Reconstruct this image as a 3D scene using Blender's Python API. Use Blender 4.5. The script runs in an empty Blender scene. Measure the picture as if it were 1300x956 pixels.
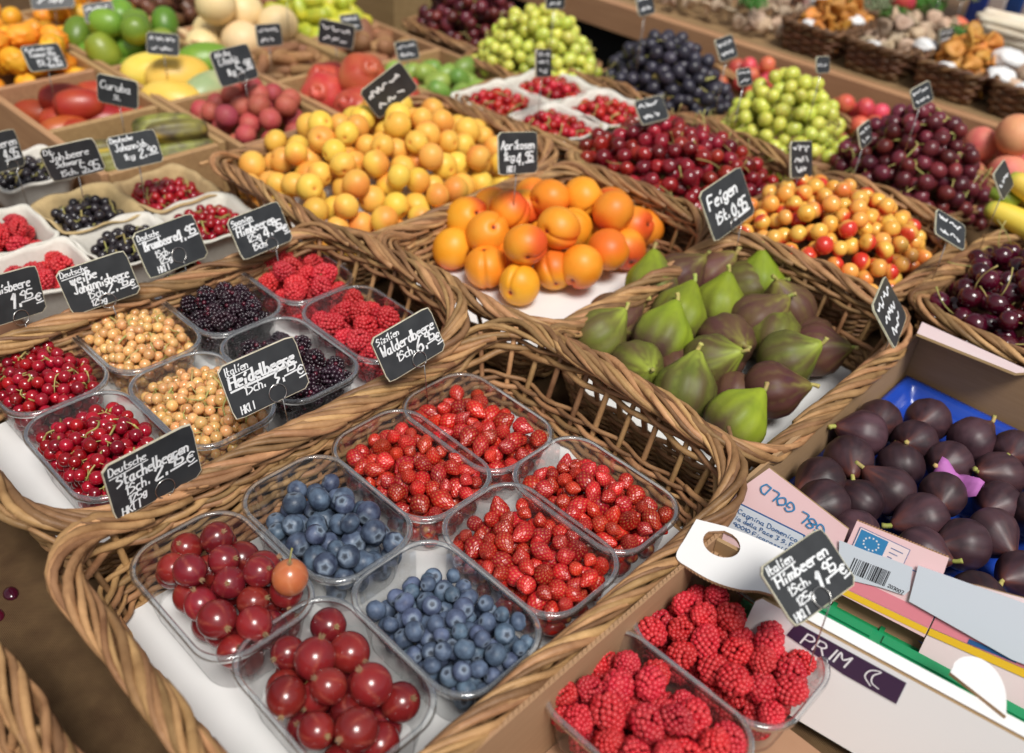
import bpy, bmesh, math, random
import numpy as np
from mathutils import Vector, Matrix, Euler
R_ = math.radians
scene = bpy.context.scene
COL = scene.collection

# ------------------------------------------------------------------ camera
CAM_H = 0.68
PITCH, ROLL, YAW = R_(35.0), R_(4.9), R_(138.5)
fw = Vector((0, math.cos(PITCH), -math.sin(PITCH))); rt = Vector((1, 0, 0)); up = rt.cross(fw)
r2 = rt * math.cos(ROLL) + up * math.sin(ROLL); u2 = up * math.cos(ROLL) - rt * math.sin(ROLL)
EA = Vector((-math.cos(YAW), -math.sin(YAW), 0)); EB = Vector((-EA.y, EA.x, 0))
def to_table(v): return Vector((v.dot(EA), v.dot(EB), v.z))      # camera-heading axes -> table axes
r3, u3, f3 = to_table(r2), to_table(u2), to_table(fw)
cam = bpy.data.cameras.new('camera'); camo = bpy.data.objects.new('camera', cam); COL.objects.link(camo)
m = Matrix((r3, u3, -f3)).transposed().to_4x4(); m.translation = Vector((0, 0, CAM_H)); camo.matrix_world = m
cam.sensor_width = 36; cam.lens = 1200 / 1300 * 36; cam.shift_y = -44.5 / 1300
cam.clip_start = 0.02; cam.clip_end = 500
cam.dof.use_dof = True; cam.dof.focus_distance = 0.86; cam.dof.aperture_fstop = 3.9
scene.camera = camo

# ------------------------------------------------------------------ daylight (bright overcast)
SUN_EL, SUN_AZ = R_(60), R_(-28)          # azimuth measured in table axes from +x
w = bpy.data.worlds.new('World'); scene.world = w; w.use_nodes = True
nt = w.node_tree; bg = nt.nodes['Background']; sky = nt.nodes.new('ShaderNodeTexSky')
sky.sky_type = 'NISHITA'; sky.sun_disc = False; sky.sun_elevation = SUN_EL; sky.sun_rotation = R_(90) - SUN_AZ
sky.air_density = 1.0; sky.dust_density = 4.0; sky.ozone_density = 1.0
hsv = nt.nodes.new('ShaderNodeHueSaturation'); hsv.inputs['Saturation'].default_value = 0.32
nt.links.new(sky.outputs[0], hsv.inputs['Color']); nt.links.new(hsv.outputs[0], bg.inputs[0])
bg.inputs[1].default_value = 0.072
sd = bpy.data.lights.new('sun', 'SUN'); sd.energy = 2.7; sd.angle = R_(20); sd.color = (1, 0.97, 0.92)
so = bpy.data.objects.new('sun', sd); COL.objects.link(so)
sdir = Vector((math.cos(SUN_EL) * math.cos(SUN_AZ), math.cos(SUN_EL) * math.sin(SUN_AZ), math.sin(SUN_EL)))
so.rotation_euler = sdir.to_track_quat('Z', 'Y').to_euler(); so.location = sdir * 6
scene.view_settings.view_transform = 'Standard'; scene.view_settings.look = 'None'
scene.view_settings.exposure = 0.2; scene.view_settings.gamma = 1.0
try:
    scene.cycles.transparent_max_bounces = 32; scene.cycles.max_bounces = 8
except Exception: pass

# ------------------------------------------------------------------ materials
MATS = {}
def mat(name, c1, c2=None, mask=None, mask2=None, rough=0.5, nscale=30.0, ncon=0.5, var=0.12, hue=0.015, bump=0.0, bscale=120.0,
        coat=0.0, sss=0.0, spec=0.5, metal=0.0, bdist=0.002, stretch=None, coords='Object', cut=None, wave=None):
    """base colour c1 mottled towards c2 by noise, local colour `mask` where the mesh attribute says so, per-object variation"""
    m = bpy.data.materials.new(name); m.use_nodes = True; MATS[name] = m
    t = m.node_tree; N = t.nodes; L = t.links; p = N['Principled BSDF']
    tc = N.new('ShaderNodeTexCoord'); oi = N.new('ShaderNodeObjectInfo')
    vec = tc.outputs[coords]
    if stretch:
        mp = N.new('ShaderNodeMapping'); mp.inputs['Scale'].default_value = stretch; L.new(vec, mp.inputs[0]); vec = mp.outputs[0]
    no = N.new('ShaderNodeTexNoise'); no.noise_dimensions = '4D'; no.inputs['Scale'].default_value = nscale
    no.inputs['Detail'].default_value = 4
    L.new(vec, no.inputs['Vector'])
    mw = N.new('ShaderNodeMath'); mw.operation = 'MULTIPLY'; mw.inputs[1].default_value = 37.0
    L.new(oi.outputs['Random'], mw.inputs[0]); L.new(mw.outputs[0], no.inputs['W'])
    rp = N.new('ShaderNodeMapRange'); rp.inputs[1].default_value = (cut or 0.5) - 0.5 * (1 - ncon) * 0.5 - 0.02
    rp.inputs[2].default_value = (cut or 0.5) + 0.5 * (1 - ncon) * 0.5 + 0.02
    L.new(no.outputs['Fac'], rp.inputs[0])
    mx = N.new('ShaderNodeMix'); mx.data_type = 'RGBA'
    mx.inputs[6].default_value = (*c1, 1); mx.inputs[7].default_value = (*(c2 or c1), 1)
    L.new(rp.outputs[0], mx.inputs[0]); colr = mx.outputs[2]
    h = N.new('ShaderNodeHueSaturation'); L.new(colr, h.inputs['Color'])
    mv = N.new('ShaderNodeMapRange'); mv.inputs[3].default_value = 1 - var; mv.inputs[4].default_value = 1 + var
    L.new(oi.outputs['Random'], mv.inputs[0]); L.new(mv.outputs[0], h.inputs['Value'])
    fr = N.new('ShaderNodeMath'); fr.operation = 'MULTIPLY'; fr.inputs[1].default_value = 7.31
    fr2 = N.new('ShaderNodeMath'); fr2.operation = 'FRACT'
    L.new(oi.outputs['Random'], fr.inputs[0]); L.new(fr.outputs[0], fr2.inputs[0])
    mh = N.new('ShaderNodeMapRange'); mh.inputs[3].default_value = 0.5 - hue; mh.inputs[4].default_value = 0.5 + hue
    L.new(fr2.outputs[0], mh.inputs[0]); L.new(mh.outputs[0], h.inputs['Hue'])
    out = h.outputs[0]
    if mask is not None:
        at = N.new('ShaderNodeAttribute'); at.attribute_name = 'mask'
        m2 = N.new('ShaderNodeMix'); m2.data_type = 'RGBA'; m2.inputs[7].default_value = (*mask, 1); m2.clamp_factor = True
        L.new(at.outputs['Fac'], m2.inputs[0]); L.new(out, m2.inputs[6]); out = m2.outputs[2]
        if mask2 is not None:          # mask values from 1 to 2 carry a second local colour (stem scars)
            sb = N.new('ShaderNodeMath'); sb.operation = 'SUBTRACT'; sb.use_clamp = True; sb.inputs[1].default_value = 1.0
            L.new(at.outputs['Fac'], sb.inputs[0]); m3 = N.new('ShaderNodeMix'); m3.data_type = 'RGBA'; m3.inputs[7].default_value = (*mask2, 1)
            L.new(sb.outputs[0], m3.inputs[0]); L.new(out, m3.inputs[6]); out = m3.outputs[2]
    L.new(out, p.inputs['Base Color'])
    p.inputs['Roughness'].default_value = rough; p.inputs['Metallic'].default_value = metal
    p.inputs['Specular IOR Level'].default_value = spec
    if coat: p.inputs['Coat Weight'].default_value = coat; p.inputs['Coat Roughness'].default_value = 0.12
    if sss:
        p.inputs['Subsurface Weight'].default_value = sss; p.inputs['Subsurface Radius'].default_value = (1.0, 0.35, 0.15)
        p.inputs['Subsurface Scale'].default_value = 0.006
    if bump:
        bn = N.new('ShaderNodeTexNoise'); bn.inputs['Scale'].default_value = bscale; bn.inputs['Detail'].default_value = 3
        L.new(vec, bn.inputs['Vector'])
        hs = bn.outputs['Fac']
        if wave:
            wv = N.new('ShaderNodeTexWave'); wv.inputs['Scale'].default_value = wave; wv.bands_direction = 'X'
            wv2 = N.new('ShaderNodeTexWave'); wv2.inputs['Scale'].default_value = wave; wv2.bands_direction = 'Y'
            L.new(tc.outputs['Object'], wv.inputs[0]); L.new(tc.outputs['Object'], wv2.inputs[0])
            ad = N.new('ShaderNodeMath'); L.new(wv.outputs[1], ad.inputs[0]); L.new(wv2.outputs[1], ad.inputs[1])
            ad2 = N.new('ShaderNodeMath'); L.new(ad.outputs[0], ad2.inputs[0]); L.new(hs, ad2.inputs[1]); hs = ad2.outputs[0]
        b = N.new('ShaderNodeBump'); b.inputs['Strength'].default_value = bump; b.inputs['Distance'].default_value = bdist
        L.new(hs, b.inputs['Height']); L.new(b.outputs[0], p.inputs['Normal'])
    return m

mat('wicker', (0.42, 0.238, 0.108), (0.205, 0.102, 0.043), rough=0.5, nscale=38, ncon=0.3, var=0.40, hue=0.010, bump=0.35, bscale=260, spec=0.3)
mat('wicker_dark', (0.19, 0.090, 0.036), (0.085, 0.040, 0.018), rough=0.6, nscale=40, ncon=0.2, var=0.25)
mat('basket_base', (0.20, 0.10, 0.045), (0.12, 0.06, 0.03), rough=0.7, nscale=30)
mat('white_card', (0.80, 0.80, 0.79), (0.74, 0.74, 0.73), rough=0.45, nscale=9, var=0.03, hue=0.0)
mat('burlap', (0.20, 0.125, 0.06), (0.12, 0.07, 0.035), rough=0.95, nscale=60, ncon=0.2, bump=0.7, bscale=900, wave=260, var=0.02, spec=0.1)
mat('wood', (0.46, 0.28, 0.13), (0.35, 0.20, 0.09), rough=0.6, nscale=14, ncon=0.1, var=0.15, stretch=(1, 12, 12), bump=0.15)
mat('wood_beam', (0.36, 0.22, 0.11), (0.26, 0.15, 0.07), rough=0.65, nscale=10, ncon=0.1, var=0.12, stretch=(1, 10, 10), bump=0.2)
mat('slate', (0.022, 0.024, 0.027), (0.040, 0.043, 0.046), rough=0.38, nscale=60, ncon=0.1, var=0.1, hue=0.0, spec=0.5, bump=0.05)
mat('slate_edge', (0.62, 0.58, 0.44), (0.45, 0.42, 0.30), rough=0.6, nscale=200, var=0.05)
mat('chalk', (0.86, 0.87, 0.87), (0.66, 0.68, 0.70), rough=0.9, nscale=260, ncon=0.2, var=0.03, hue=0.0)
mat('steel_wire', (0.55, 0.54, 0.52), rough=0.25, metal=1.0, var=0.02)
mat('blueberry', (0.034, 0.046, 0.080), (0.105, 0.145, 0.215), mask=(0.20, 0.25, 0.32), mask2=(0.010, 0.011, 0.018), rough=0.42, nscale=120, ncon=0.55, var=0.25, hue=0.02, bump=0.1, bscale=500, spec=0.35)
mat('blueberry_bloom', (0.115, 0.160, 0.240), (0.045, 0.062, 0.105), mask=(0.20, 0.25, 0.33), mask2=(0.012, 0.013, 0.022), rough=0.5, nscale=130, ncon=0.5, var=0.22, hue=0.02, bump=0.1, bscale=500, spec=0.3)
mat('gooseberry', (0.25, 0.018, 0.018), (0.14, 0.010, 0.016), mask=(0.44, 0.12, 0.075), rough=0.22, nscale=40, ncon=0.3, var=0.25, hue=.006, coat=0.3, sss=0.12)
mat('gooseberry_pale', (0.50, 0.13, 0.055), (0.38, 0.06, 0.035), mask=(0.62, 0.28, 0.14), rough=0.25, nscale=40, var=0.1, coat=0.3, sss=0.15)
mat('red_currant', (0.36, 0.006, 0.016), (0.22, 0.003, 0.010), mask=(0.05, 0.018, 0.01), rough=0.12, nscale=60, ncon=0.2, var=0.35, hue=.004, coat=0.5, sss=0.15)
mat('white_currant', (0.78, 0.47, 0.20), (0.62, 0.32, 0.11), mask=(0.10, 0.045, 0.015), rough=0.15, nscale=70, ncon=0.2, var=0.16, hue=0.012, coat=0.4, sss=0.5)
mat('black_currant', (0.012, 0.010, 0.014), (0.03, 0.022, 0.026), mask=(0.09, 0.05, 0.03), rough=0.25, nscale=60, var=0.2, coat=0.3)
mat('green_stem', (0.36, 0.38, 0.10), (0.42, 0.30, 0.11), rough=0.55, nscale=60, ncon=0.2, var=0.2)
mat('brown_stem', (0.22, 0.12, 0.06), (0.34, 0.22, 0.11), rough=0.8, nscale=160, ncon=0.2, var=0.2)
mat('blackberry', (0.014, 0.009, 0.014), (0.035, 0.012, 0.022), mask=(0.12, 0.01, 0.025), rough=0.2, nscale=90, var=0.3, coat=0.4)
mat('raspberry', (0.58, 0.022, 0.034), (0.40, 0.009, 0.018), mask=(0.72, 0.13, 0.12), rough=0.36, nscale=70, ncon=0.2, var=0.22, hue=.003, sss=0.1, spec=0.35)
mat('strawberry', (0.55, 0.012, 0.010), (0.24, 0.005, 0.009), mask=(0.80, 0.46, 0.14), rough=0.3, nscale=60, ncon=0.2, var=0.32, hue=.004, coat=0.2)
mat('pith', (0.78, 0.66, 0.42), rough=0.7)
mat('apricot', (0.80, 0.255, 0.012), (0.80, 0.34, 0.03), mask=(0.68, 0.085, 0.018), mask2=(0.05, 0.022, 0.008), rough=0.42, nscale=35, ncon=0.2, var=0.08, hue=0.012, bump=0.06, bscale=300, spec=0.35)
mat('yellow_apricot', (0.80, 0.42, 0.055), (0.80, 0.51, 0.10), mask=(0.74, 0.21, 0.045), mask2=(0.08, 0.04, 0.012), rough=0.42, nscale=40, ncon=0.1, var=0.1, hue=0.02, bump=0.06, bscale=300, spec=0.35)
mat('green_fig', (0.26, 0.34, 0.022), (0.17, 0.24, 0.018), mask=(0.085, 0.038, 0.036), rough=0.5, nscale=70, ncon=0.2, var=0.12, hue=0.015, bump=0.12, bscale=160, stretch=(1, 1, 0.12), spec=0.28)
mat('purple_fig', (0.092, 0.030, 0.036), (0.125, 0.066, 0.032), mask=(0.24, 0.22, 0.045), rough=0.5, nscale=70, ncon=0.15, var=0.2, hue=0.02, bump=0.12, bscale=160, stretch=(1, 1, 0.12), spec=0.28)
mat('mottled_fig', (0.135, 0.16, 0.022), (0.10, 0.046, 0.034), mask=(0.33, 0.40, 0.05), rough=0.5, nscale=60, ncon=0.15, var=0.15, hue=0.02, bump=0.12, bscale=160, stretch=(1, 1, 0.15), spec=0.28)
mat('black_fig', (0.022, 0.009, 0.013), (0.072, 0.034, 0.042), mask=(0.12, 0.034, 0.024), rough=0.45, nscale=75, ncon=0.35, var=0.35, hue=0.008, bump=0.12, bscale=160, stretch=(1, 1, 0.15), spec=0.45)
mat('fig_stem', (0.45, 0.32, 0.12), (0.32, 0.38, 0.07), rough=0.7, nscale=120, var=0.25)
mat('red_cherry', (0.30, 0.012, 0.012), (0.12, 0.005, 0.008), rough=0.14, nscale=30, ncon=0.2, var=0.45, hue=0.01, coat=0.4)
mat('black_cherry', (0.075, 0.004, 0.012), (0.035, 0.002, 0.008), rough=0.12, nscale=30, var=0.3, coat=0.5)
mat('blush_cherry', (0.84, 0.50, 0.10), (0.80, 0.32, 0.05), mask=(0.62, 0.035, 0.02), rough=0.2, nscale=40, ncon=0.1, var=0.1, hue=0.015, coat=0.3)
mat('red_grape', (0.17, 0.024, 0.028), (0.075, 0.012, 0.020), rough=0.3, nscale=40, ncon=0.2, var=0.4, hue=0.015, sss=0.1)
mat('black_grape', (0.016, 0.014, 0.024), (0.05, 0.045, 0.065), rough=0.38, nscale=50, ncon=0.2, var=0.3, hue=0.02)
mat('green_grape', (0.52, 0.58, 0.075), (0.62, 0.62, 0.13), rough=0.25, nscale=40, ncon=0.2, var=0.12, hue=0.015, sss=0.25)
mat('lychee', (0.40, 0.040, 0.050), (0.42, 0.105, 0.07), rough=0.6, nscale=60, ncon=0.2, var=0.2, hue=0.015, bump=0.6, bscale=260)
mat('pomegranate', (0.46, 0.026, 0.028), (0.56, 0.13, 0.06), rough=0.38, nscale=30, ncon=0.3, var=0.12, hue=0.008, bump=0.1)
mat('tamarillo', (0.34, 0.018, 0.016), (0.44, 0.07, 0.02), rough=0.4, nscale=25, ncon=0.1, var=0.2, hue=0.015, coat=0.08)
mat('curuba', (0.30, 0.30, 0.05), (0.09, 0.07, 0.035), mask=(0.62, 0.42, 0.05), rough=0.5, nscale=40, ncon=0.4, var=0.25, hue=0.03)
mat('yellow_melon', (0.78, 0.50, 0.05), (0.82, 0.62, 0.13), rough=0.4, nscale=30, ncon=0.1, var=0.06, bump=0.1)
mat('green_papaya', (0.32, 0.40, 0.19), (0.48, 0.48, 0.24), rough=0.4, nscale=25, var=0.08)
mat('lime', (0.11, 0.21, 0.025), (0.22, 0.32, 0.03), mask=(0.55, 0.52, 0.04), rough=0.35, nscale=24, ncon=0.1, var=0.25, hue=0.03, bump=0.2, bscale=300)
mat('small_lime', (0.17, 0.30, 0.05), (0.30, 0.42, 0.08), rough=0.4, nscale=40, var=0.25, hue=0.02)
mat('kiwano', (0.80, 0.28, 0.015), (0.82, 0.42, 0.03), rough=0.45, nscale=40, var=0.12, hue=0.015)
mat('bright_currant', (0.50, 0.018, 0.018), (0.32, 0.008, 0.010), rough=0.25, nscale=60, var=0.3, hue=0.006)
mat('pale_melon', (0.80, 0.64, 0.36), (0.76, 0.55, 0.26), rough=0.5, nscale=30, ncon=0.1, var=0.06)
mat('brown_pod', (0.26, 0.115, 0.05), (0.36, 0.19, 0.08), rough=0.7, nscale=60, ncon=0.1, var=0.25)
mat('date', (0.11, 0.045, 0.025), (0.17, 0.08, 0.04), rough=0.4, nscale=60, var=0.3)
mat('starfruit', (0.62, 0.55, 0.04), (0.42, 0.50, 0.05), rough=0.4, nscale=40, var=0.15)
mat('banana', (0.82, 0.58, 0.06), (0.78, 0.62, 0.10), mask=(0.34, 0.38, 0.05), rough=0.45, nscale=30, var=0.06)
mat('peach', (0.80, 0.40, 0.20), (0.62, 0.12, 0.10), rough=0.6, nscale=22, ncon=0.2, var=0.12, hue=0.015)
mat('red_fruit', (0.58, 0.05, 0.055), (0.66, 0.16, 0.08), rough=0.4, nscale=30, var=0.2, hue=0.02)
mat('paper_pulp', (0.70, 0.67, 0.60), (0.63, 0.60, 0.52), rough=0.9, nscale=180, ncon=0.1, var=0.04, bump=0.25, bscale=700)
mat('kraft_pulp', (0.50, 0.34, 0.18), (0.44, 0.29, 0.15), rough=0.9, nscale=120, var=0.05, bump=0.25, bscale=600)
mat('kraft', (0.40, 0.25, 0.13), (0.35, 0.21, 0.105), rough=0.8, nscale=40, ncon=0.1, var=0.05, stretch=(1, 1, 14), bump=0.08)
mat('white_board', (0.80, 0.79, 0.78), rough=0.4, nscale=20, var=0.02, hue=0)
mat('pink_board', (0.78, 0.48, 0.50), (0.80, 0.58, 0.58), rough=0.45, nscale=10, ncon=0.05, var=0.03, hue=0.0)
mat('pale_pink_board', (0.80, 0.66, 0.66), (0.79, 0.60, 0.61), rough=0.45, nscale=12, var=0.02, hue=0)
mat('label_grey', (0.58, 0.62, 0.68), rough=0.4, var=0.02, hue=0)
mat('print_blue', (0.02, 0.10, 0.28), rough=0.5, var=0.02, hue=0)
mat('print_light_blue', (0.03, 0.20, 0.42), rough=0.5, var=0.02, hue=0)
mat('print_black', (0.02, 0.02, 0.025), rough=0.5, var=0.02, hue=0)
mat('print_purple', (0.045, 0.022, 0.06), rough=0.4, var=0.02, hue=0)
mat('print_white', (0.78, 0.78, 0.80), rough=0.5, var=0.02, hue=0)
mat('print_red', (0.55, 0.04, 0.08), rough=0.5, var=0.02, hue=0)
mat('print_yellow', (0.80, 0.48, 0.02), rough=0.5, var=0.02, hue=0)
mat('print_pink', (0.72, 0.22, 0.27), rough=0.5, var=0.02, hue=0)
mat('green_plastic', (0.01, 0.24, 0.09), (0.015, 0.28, 0.11), rough=0.35, nscale=8, var=0.05)
mat('blue_tray', (0.012, 0.06, 0.36), (0.015, 0.08, 0.42), rough=0.28, nscale=10, var=0.03, coat=0.3)
mat('purple_tissue', (0.42, 0.13, 0.38), rough=0.7)
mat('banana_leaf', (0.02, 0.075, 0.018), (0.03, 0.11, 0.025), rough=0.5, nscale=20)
mat('herb', (0.05, 0.16, 0.018), (0.09, 0.24, 0.03), rough=0.6, nscale=30, var=0.25, hue=0.02)
mat('grey_herb', (0.17, 0.22, 0.11), (0.26, 0.30, 0.16), rough=0.7, nscale=30, var=0.25)
mat('chanterelle', (0.56, 0.22, 0.03), (0.62, 0.31, 0.06), rough=0.6, nscale=50, var=0.25, hue=0.015)
mat('mushroom', (0.40, 0.27, 0.17), (0.55, 0.42, 0.30), rough=0.7, nscale=40, var=0.3)
mat('pale_root', (0.72, 0.62, 0.45), (0.78, 0.70, 0.55), rough=0.6, nscale=40, var=0.08)
mat('pink_root', (0.50, 0.27, 0.23), (0.60, 0.36, 0.30), rough=0.6, nscale=30, var=0.2)
mat('paving', (0.06, 0.058, 0.055), (0.045, 0.043, 0.041), rough=0.9, nscale=4, var=0)
mat('gap_shade', (0.008, 0.008, 0.008), rough=0.9, var=0)  # near-black colour standing in for the shade between the stalls
mat('awning_white', (0.78, 0.79, 0.80), rough=0.8, var=0)
mat('awning_blue', (0.015, 0.085, 0.36), rough=0.8, var=0)
mat('dark_metal', (0.02, 0.02, 0.022), rough=0.3, metal=0.6, var=0.02)
mat('teal_paint', (0.02, 0.35, 0.38), rough=0.5)

def plastic(name, dif, mul, rough, cap):
    m = bpy.data.materials.new(name); m.use_nodes = True; MATS[name] = m
    t = m.node_tree; N = t.nodes; L = t.links; out = N['Material Output']; N.remove(N['Principled BSDF'])
    tr = N.new('ShaderNodeBsdfTransparent'); tr.inputs[0].default_value = (0.95, 0.955, 0.955, 1)
    gl = N.new('ShaderNodeBsdfGlossy'); gl.inputs['Roughness'].default_value = rough
    df = N.new('ShaderNodeBsdfDiffuse'); df.inputs[0].default_value = (0.8, 0.82, 0.83, 1)
    fr = N.new('ShaderNodeFresnel'); fr.inputs[0].default_value = 1.38
    ad = N.new('ShaderNodeMath'); ad.operation = 'MULTIPLY_ADD'; ad.inputs[1].default_value = mul; ad.inputs[2].default_value = 0.015
    L.new(fr.outputs[0], ad.inputs[0]); mi_ = N.new('ShaderNodeMath'); mi_.operation = 'MINIMUM'; mi_.inputs[1].default_value = cap; L.new(ad.outputs[0], mi_.inputs[0]); ad = mi_
    m0 = N.new('ShaderNodeMixShader'); m0.inputs[0].default_value = dif
    L.new(tr.outputs[0], m0.inputs[1]); L.new(df.outputs[0], m0.inputs[2])
    m1 = N.new('ShaderNodeMixShader'); L.new(ad.outputs[0], m1.inputs[0]); L.new(m0.outputs[0], m1.inputs[1]); L.new(gl.outputs[0], m1.inputs[2])
    L.new(m1.outputs[0], out.inputs[0])
plastic('clear_plastic', 0.035, 0.75, 0.10, 0.42); plastic('clear_rim', 0.07, 1.6, 0.05, 0.75)

# ------------------------------------------------------------------ object helpers
def link(name, me, parent=None, loc=(0, 0, 0), rot=None, scale=None):
    o = bpy.data.objects.new(name, me); COL.objects.link(o); o.location = loc
    if rot is not None:
        if isinstance(rot, Matrix): o.rotation_euler = rot.to_euler()
        else: o.rotation_euler = rot
    if scale is not None: o.scale = scale if hasattr(scale, '__len__') else (scale,) * 3
    if parent is not None: o.parent = parent
    return o
def tag(o, label, cat, group=None, kind=None):
    o['label'] = label; o['category'] = cat
    if group: o['group'] = group
    if kind: o['kind'] = kind
    return o
def mesh(name, v, f, mats, smooth=True, mask=None, midx=None):
    me = bpy.data.meshes.new(name); me.from_pydata([tuple(map(float, q)) for q in v], [], f)
    for q in (mats if isinstance(mats, (list, tuple)) else [mats]): me.materials.append(MATS[q])
    if smooth: me.polygons.foreach_set('use_smooth', [True] * len(me.polygons))
    if mask is not None:
        a = me.attributes.new('mask', 'FLOAT', 'POINT'); a.data.foreach_set('value', np.asarray(mask, dtype=np.float32))
    if midx is not None: me.polygons.foreach_set('material_index', midx)
    me.update(); return me
class MB:
    """collects boxes, tubes, prisms into one mesh"""
    def __init__(s): s.v = []; s.f = []; s.mi = []; s.off = 0
    def add(s, v, f, mi=0):
        k = len(s.v); s.v += [tuple(map(float, q)) for q in v]; s.f += [tuple(i + k for i in q) for q in f]; s.mi += [mi] * len(f); return s
    def box(s, x0, x1, y0, y1, z0, z1, mi=0, M=None):
        v = [(x, y, z) for x in (x0, x1) for y in (y0, y1) for z in (z0, z1)]
        if M is not None: v = [tuple(M @ Vector(q)) for q in v]
        return s.add(v, [(0, 1, 3, 2), (4, 6, 7, 5), (0, 4, 5, 1), (2, 3, 7, 6), (0, 2, 6, 4), (1, 5, 7, 3)], mi)
    def prism(s, poly, z0, z1, mi=0, M=None, mside=None):
        n = len(poly); v = [(x, y, z0) for x, y in poly] + [(x, y, z1) for x, y in poly]
        if M is not None: v = [tuple(M @ Vector(q)) for q in v]
        k = len(s.v); s.v += v
        s.f += [tuple(k + i for i in reversed(range(n))), tuple(k + n + i for i in range(n))]; s.mi += [mi, mi]
        for i in range(n): s.f.append((k + i, k + (i + 1) % n, k + n + (i + 1) % n, k + n + i)); s.mi.append(mi if mside is None else mside)
        return s
    def tube(s, pts, r, sides=6, mi=0, closed=False):
        v, f = tube_vf(pts, r, sides, closed); return s.add(v, f, mi)
    def build(s, name, mats, parent=None, smooth=False, loc=(0, 0, 0), rot=None):
        return link(name, mesh(name, s.v, s.f, mats, smooth, midx=s.mi), parent, loc, rot)
def tube_vf(pts, r, sides=6, closed=False):
    P = np.asarray(pts, float); n = len(P); r = np.broadcast_to(np.asarray(r, float), (n,))
    if closed: T = np.roll(P, -1, 0) - np.roll(P, 1, 0)
    else: T = np.gradient(P, axis=0)
    T /= np.linalg.norm(T, axis=1)[:, None] + 1e-12
    ref = np.tile([0, 0, 1.0], (n, 1))
    if np.abs(T[:, 2]).mean() > 0.75: ref[:] = [1, 0, 0]
    A = np.cross(T, ref); A /= np.linalg.norm(A, axis=1)[:, None] + 1e-12; B = np.cross(T, A)
    a = np.arange(sides) * 2 * math.pi / sides
    V = P[:, None] + r[:, None, None] * (np.cos(a)[None, :, None] * A[:, None] + np.sin(a)[None, :, None] * B[:, None])
    f = []
    for i in range(n if closed else n - 1):
        j = (i + 1) % n
        for k in range(sides):
            l = (k + 1) % sides; f.append((i * sides + k, i * sides + l, j * sides + l, j * sides + k))
    if not closed: f.append(tuple(range(sides))[::-1]); f.append(tuple((n - 1) * sides + k for k in range(sides)))
    return V.reshape(-1, 3), f
def smooth_path(P, per=5):
    P = np.asarray(P, float)
    if len(P) < 3: return P
    Q = np.vstack([2 * P[0] - P[1], P, 2 * P[-1] - P[-2]]); out = []
    for i in range(1, len(Q) - 2):
        p0, p1, p2, p3 = Q[i - 1:i + 3]
        for t in np.linspace(0, 1, per, endpoint=False):
            out.append(0.5 * ((2 * p1) + (-p0 + p2) * t + (2 * p0 - 5 * p1 + 4 * p2 - p3) * t * t + (-p0 + 3 * p1 - 3 * p2 + p3) * t ** 3))
    out.append(P[-1]); return np.array(out)
_ico = {}
def ico(sub):
    if sub not in _ico:
        b = bmesh.new(); bmesh.ops.create_icosphere(b, subdivisions=sub, radius=1.0)
        _ico[sub] = (np.array([v.co[:] for v in b.verts]), [tuple(v.index for v in f.verts) for f in b.faces]); b.free()
    v, f = _ico[sub]; return v.copy(), f
def sph(v): return np.arccos(np.clip(v[:, 2], -1, 1)), np.arctan2(v[:, 1], v[:, 0])
def snoise(v, seed, k=3.0, n=6):
    rg = np.random.RandomState(seed); out = np.zeros(len(v))
    for i in range(n):
        d = rg.normal(size=3); d /= np.linalg.norm(d); out += np.sin(v @ d * k * rg.uniform(.6, 1.5) + rg.uniform(0, 6.28))
    return out / n
def sstep(a, b, x): t = np.clip((x - a) / (b - a), 0, 1); return t * t * (3 - 2 * t)
# ------------------------------------------------------------------ fruit meshes (real size, metres)
def fruit(name, sub, r, fn, mats):
    v, f = ico(sub); rad, msk, pos = fn(v); P = pos if pos is not None else v * np.asarray(rad)[:, None]
    return mesh(name, P * r, f, mats, mask=msk)
def m_blueberry(s, r, mt):
    def fn(v):
        th, ph = sph(v); star = .75 + .25 * np.cos(5 * ph + s)
        d = 1 + .12 * star * np.exp(-((th - .52) / .11) ** 2) - .19 * np.exp(-(th / .36) ** 2) + .025 * snoise(v, s, 3)
        P = v * d[:, None]; P[:, 2] *= .86 + .03 * (s % 3)
        return d, .75 * star * np.exp(-((th - .52) / .10) ** 2) + 1.9 * np.exp(-(th / .36) ** 6), P
    return fruit('blueberry', 3, r, fn, mt)
def m_goose(s, r, mt='gooseberry'):
    def fn(v):
        th, ph = sph(v); P = v * (1 + .015 * snoise(v, s, 2.5))[:, None]; P[:, 2] *= 1.05
        vein = np.maximum(0, np.cos(ph * 5 + .5 * np.sin(3 * th + s))) ** 14 * np.sin(th) ** .5
        return None, np.clip(.42 * vein + .9 * np.exp(-(th / .13) ** 2), 0, 1), P
    return fruit('gooseberry', 4, r, fn, mt)
def m_currant(s, r, mt):
    def fn(v):
        th, ph = sph(v); d = 1 + .015 * snoise(v, s, 2) + .07 * np.exp(-(th / .12) ** 2)
        return d, np.exp(-(th / .20) ** 4), v * d[:, None]
    return fruit('currant', 3, r, fn, mt)
def m_plain(name, s, r, mt, sub=3, sx=1, sz=1, amp=.02):
    def fn(v):
        P = v * (1 + amp * snoise(v, s, 2.5))[:, None]; P[:, 2] *= sz; P[:, 0] *= sx; return None, None, P
    v, f = ico(sub); P = fn(v)[2]; return mesh(name, P * r, f, mt)
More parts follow.
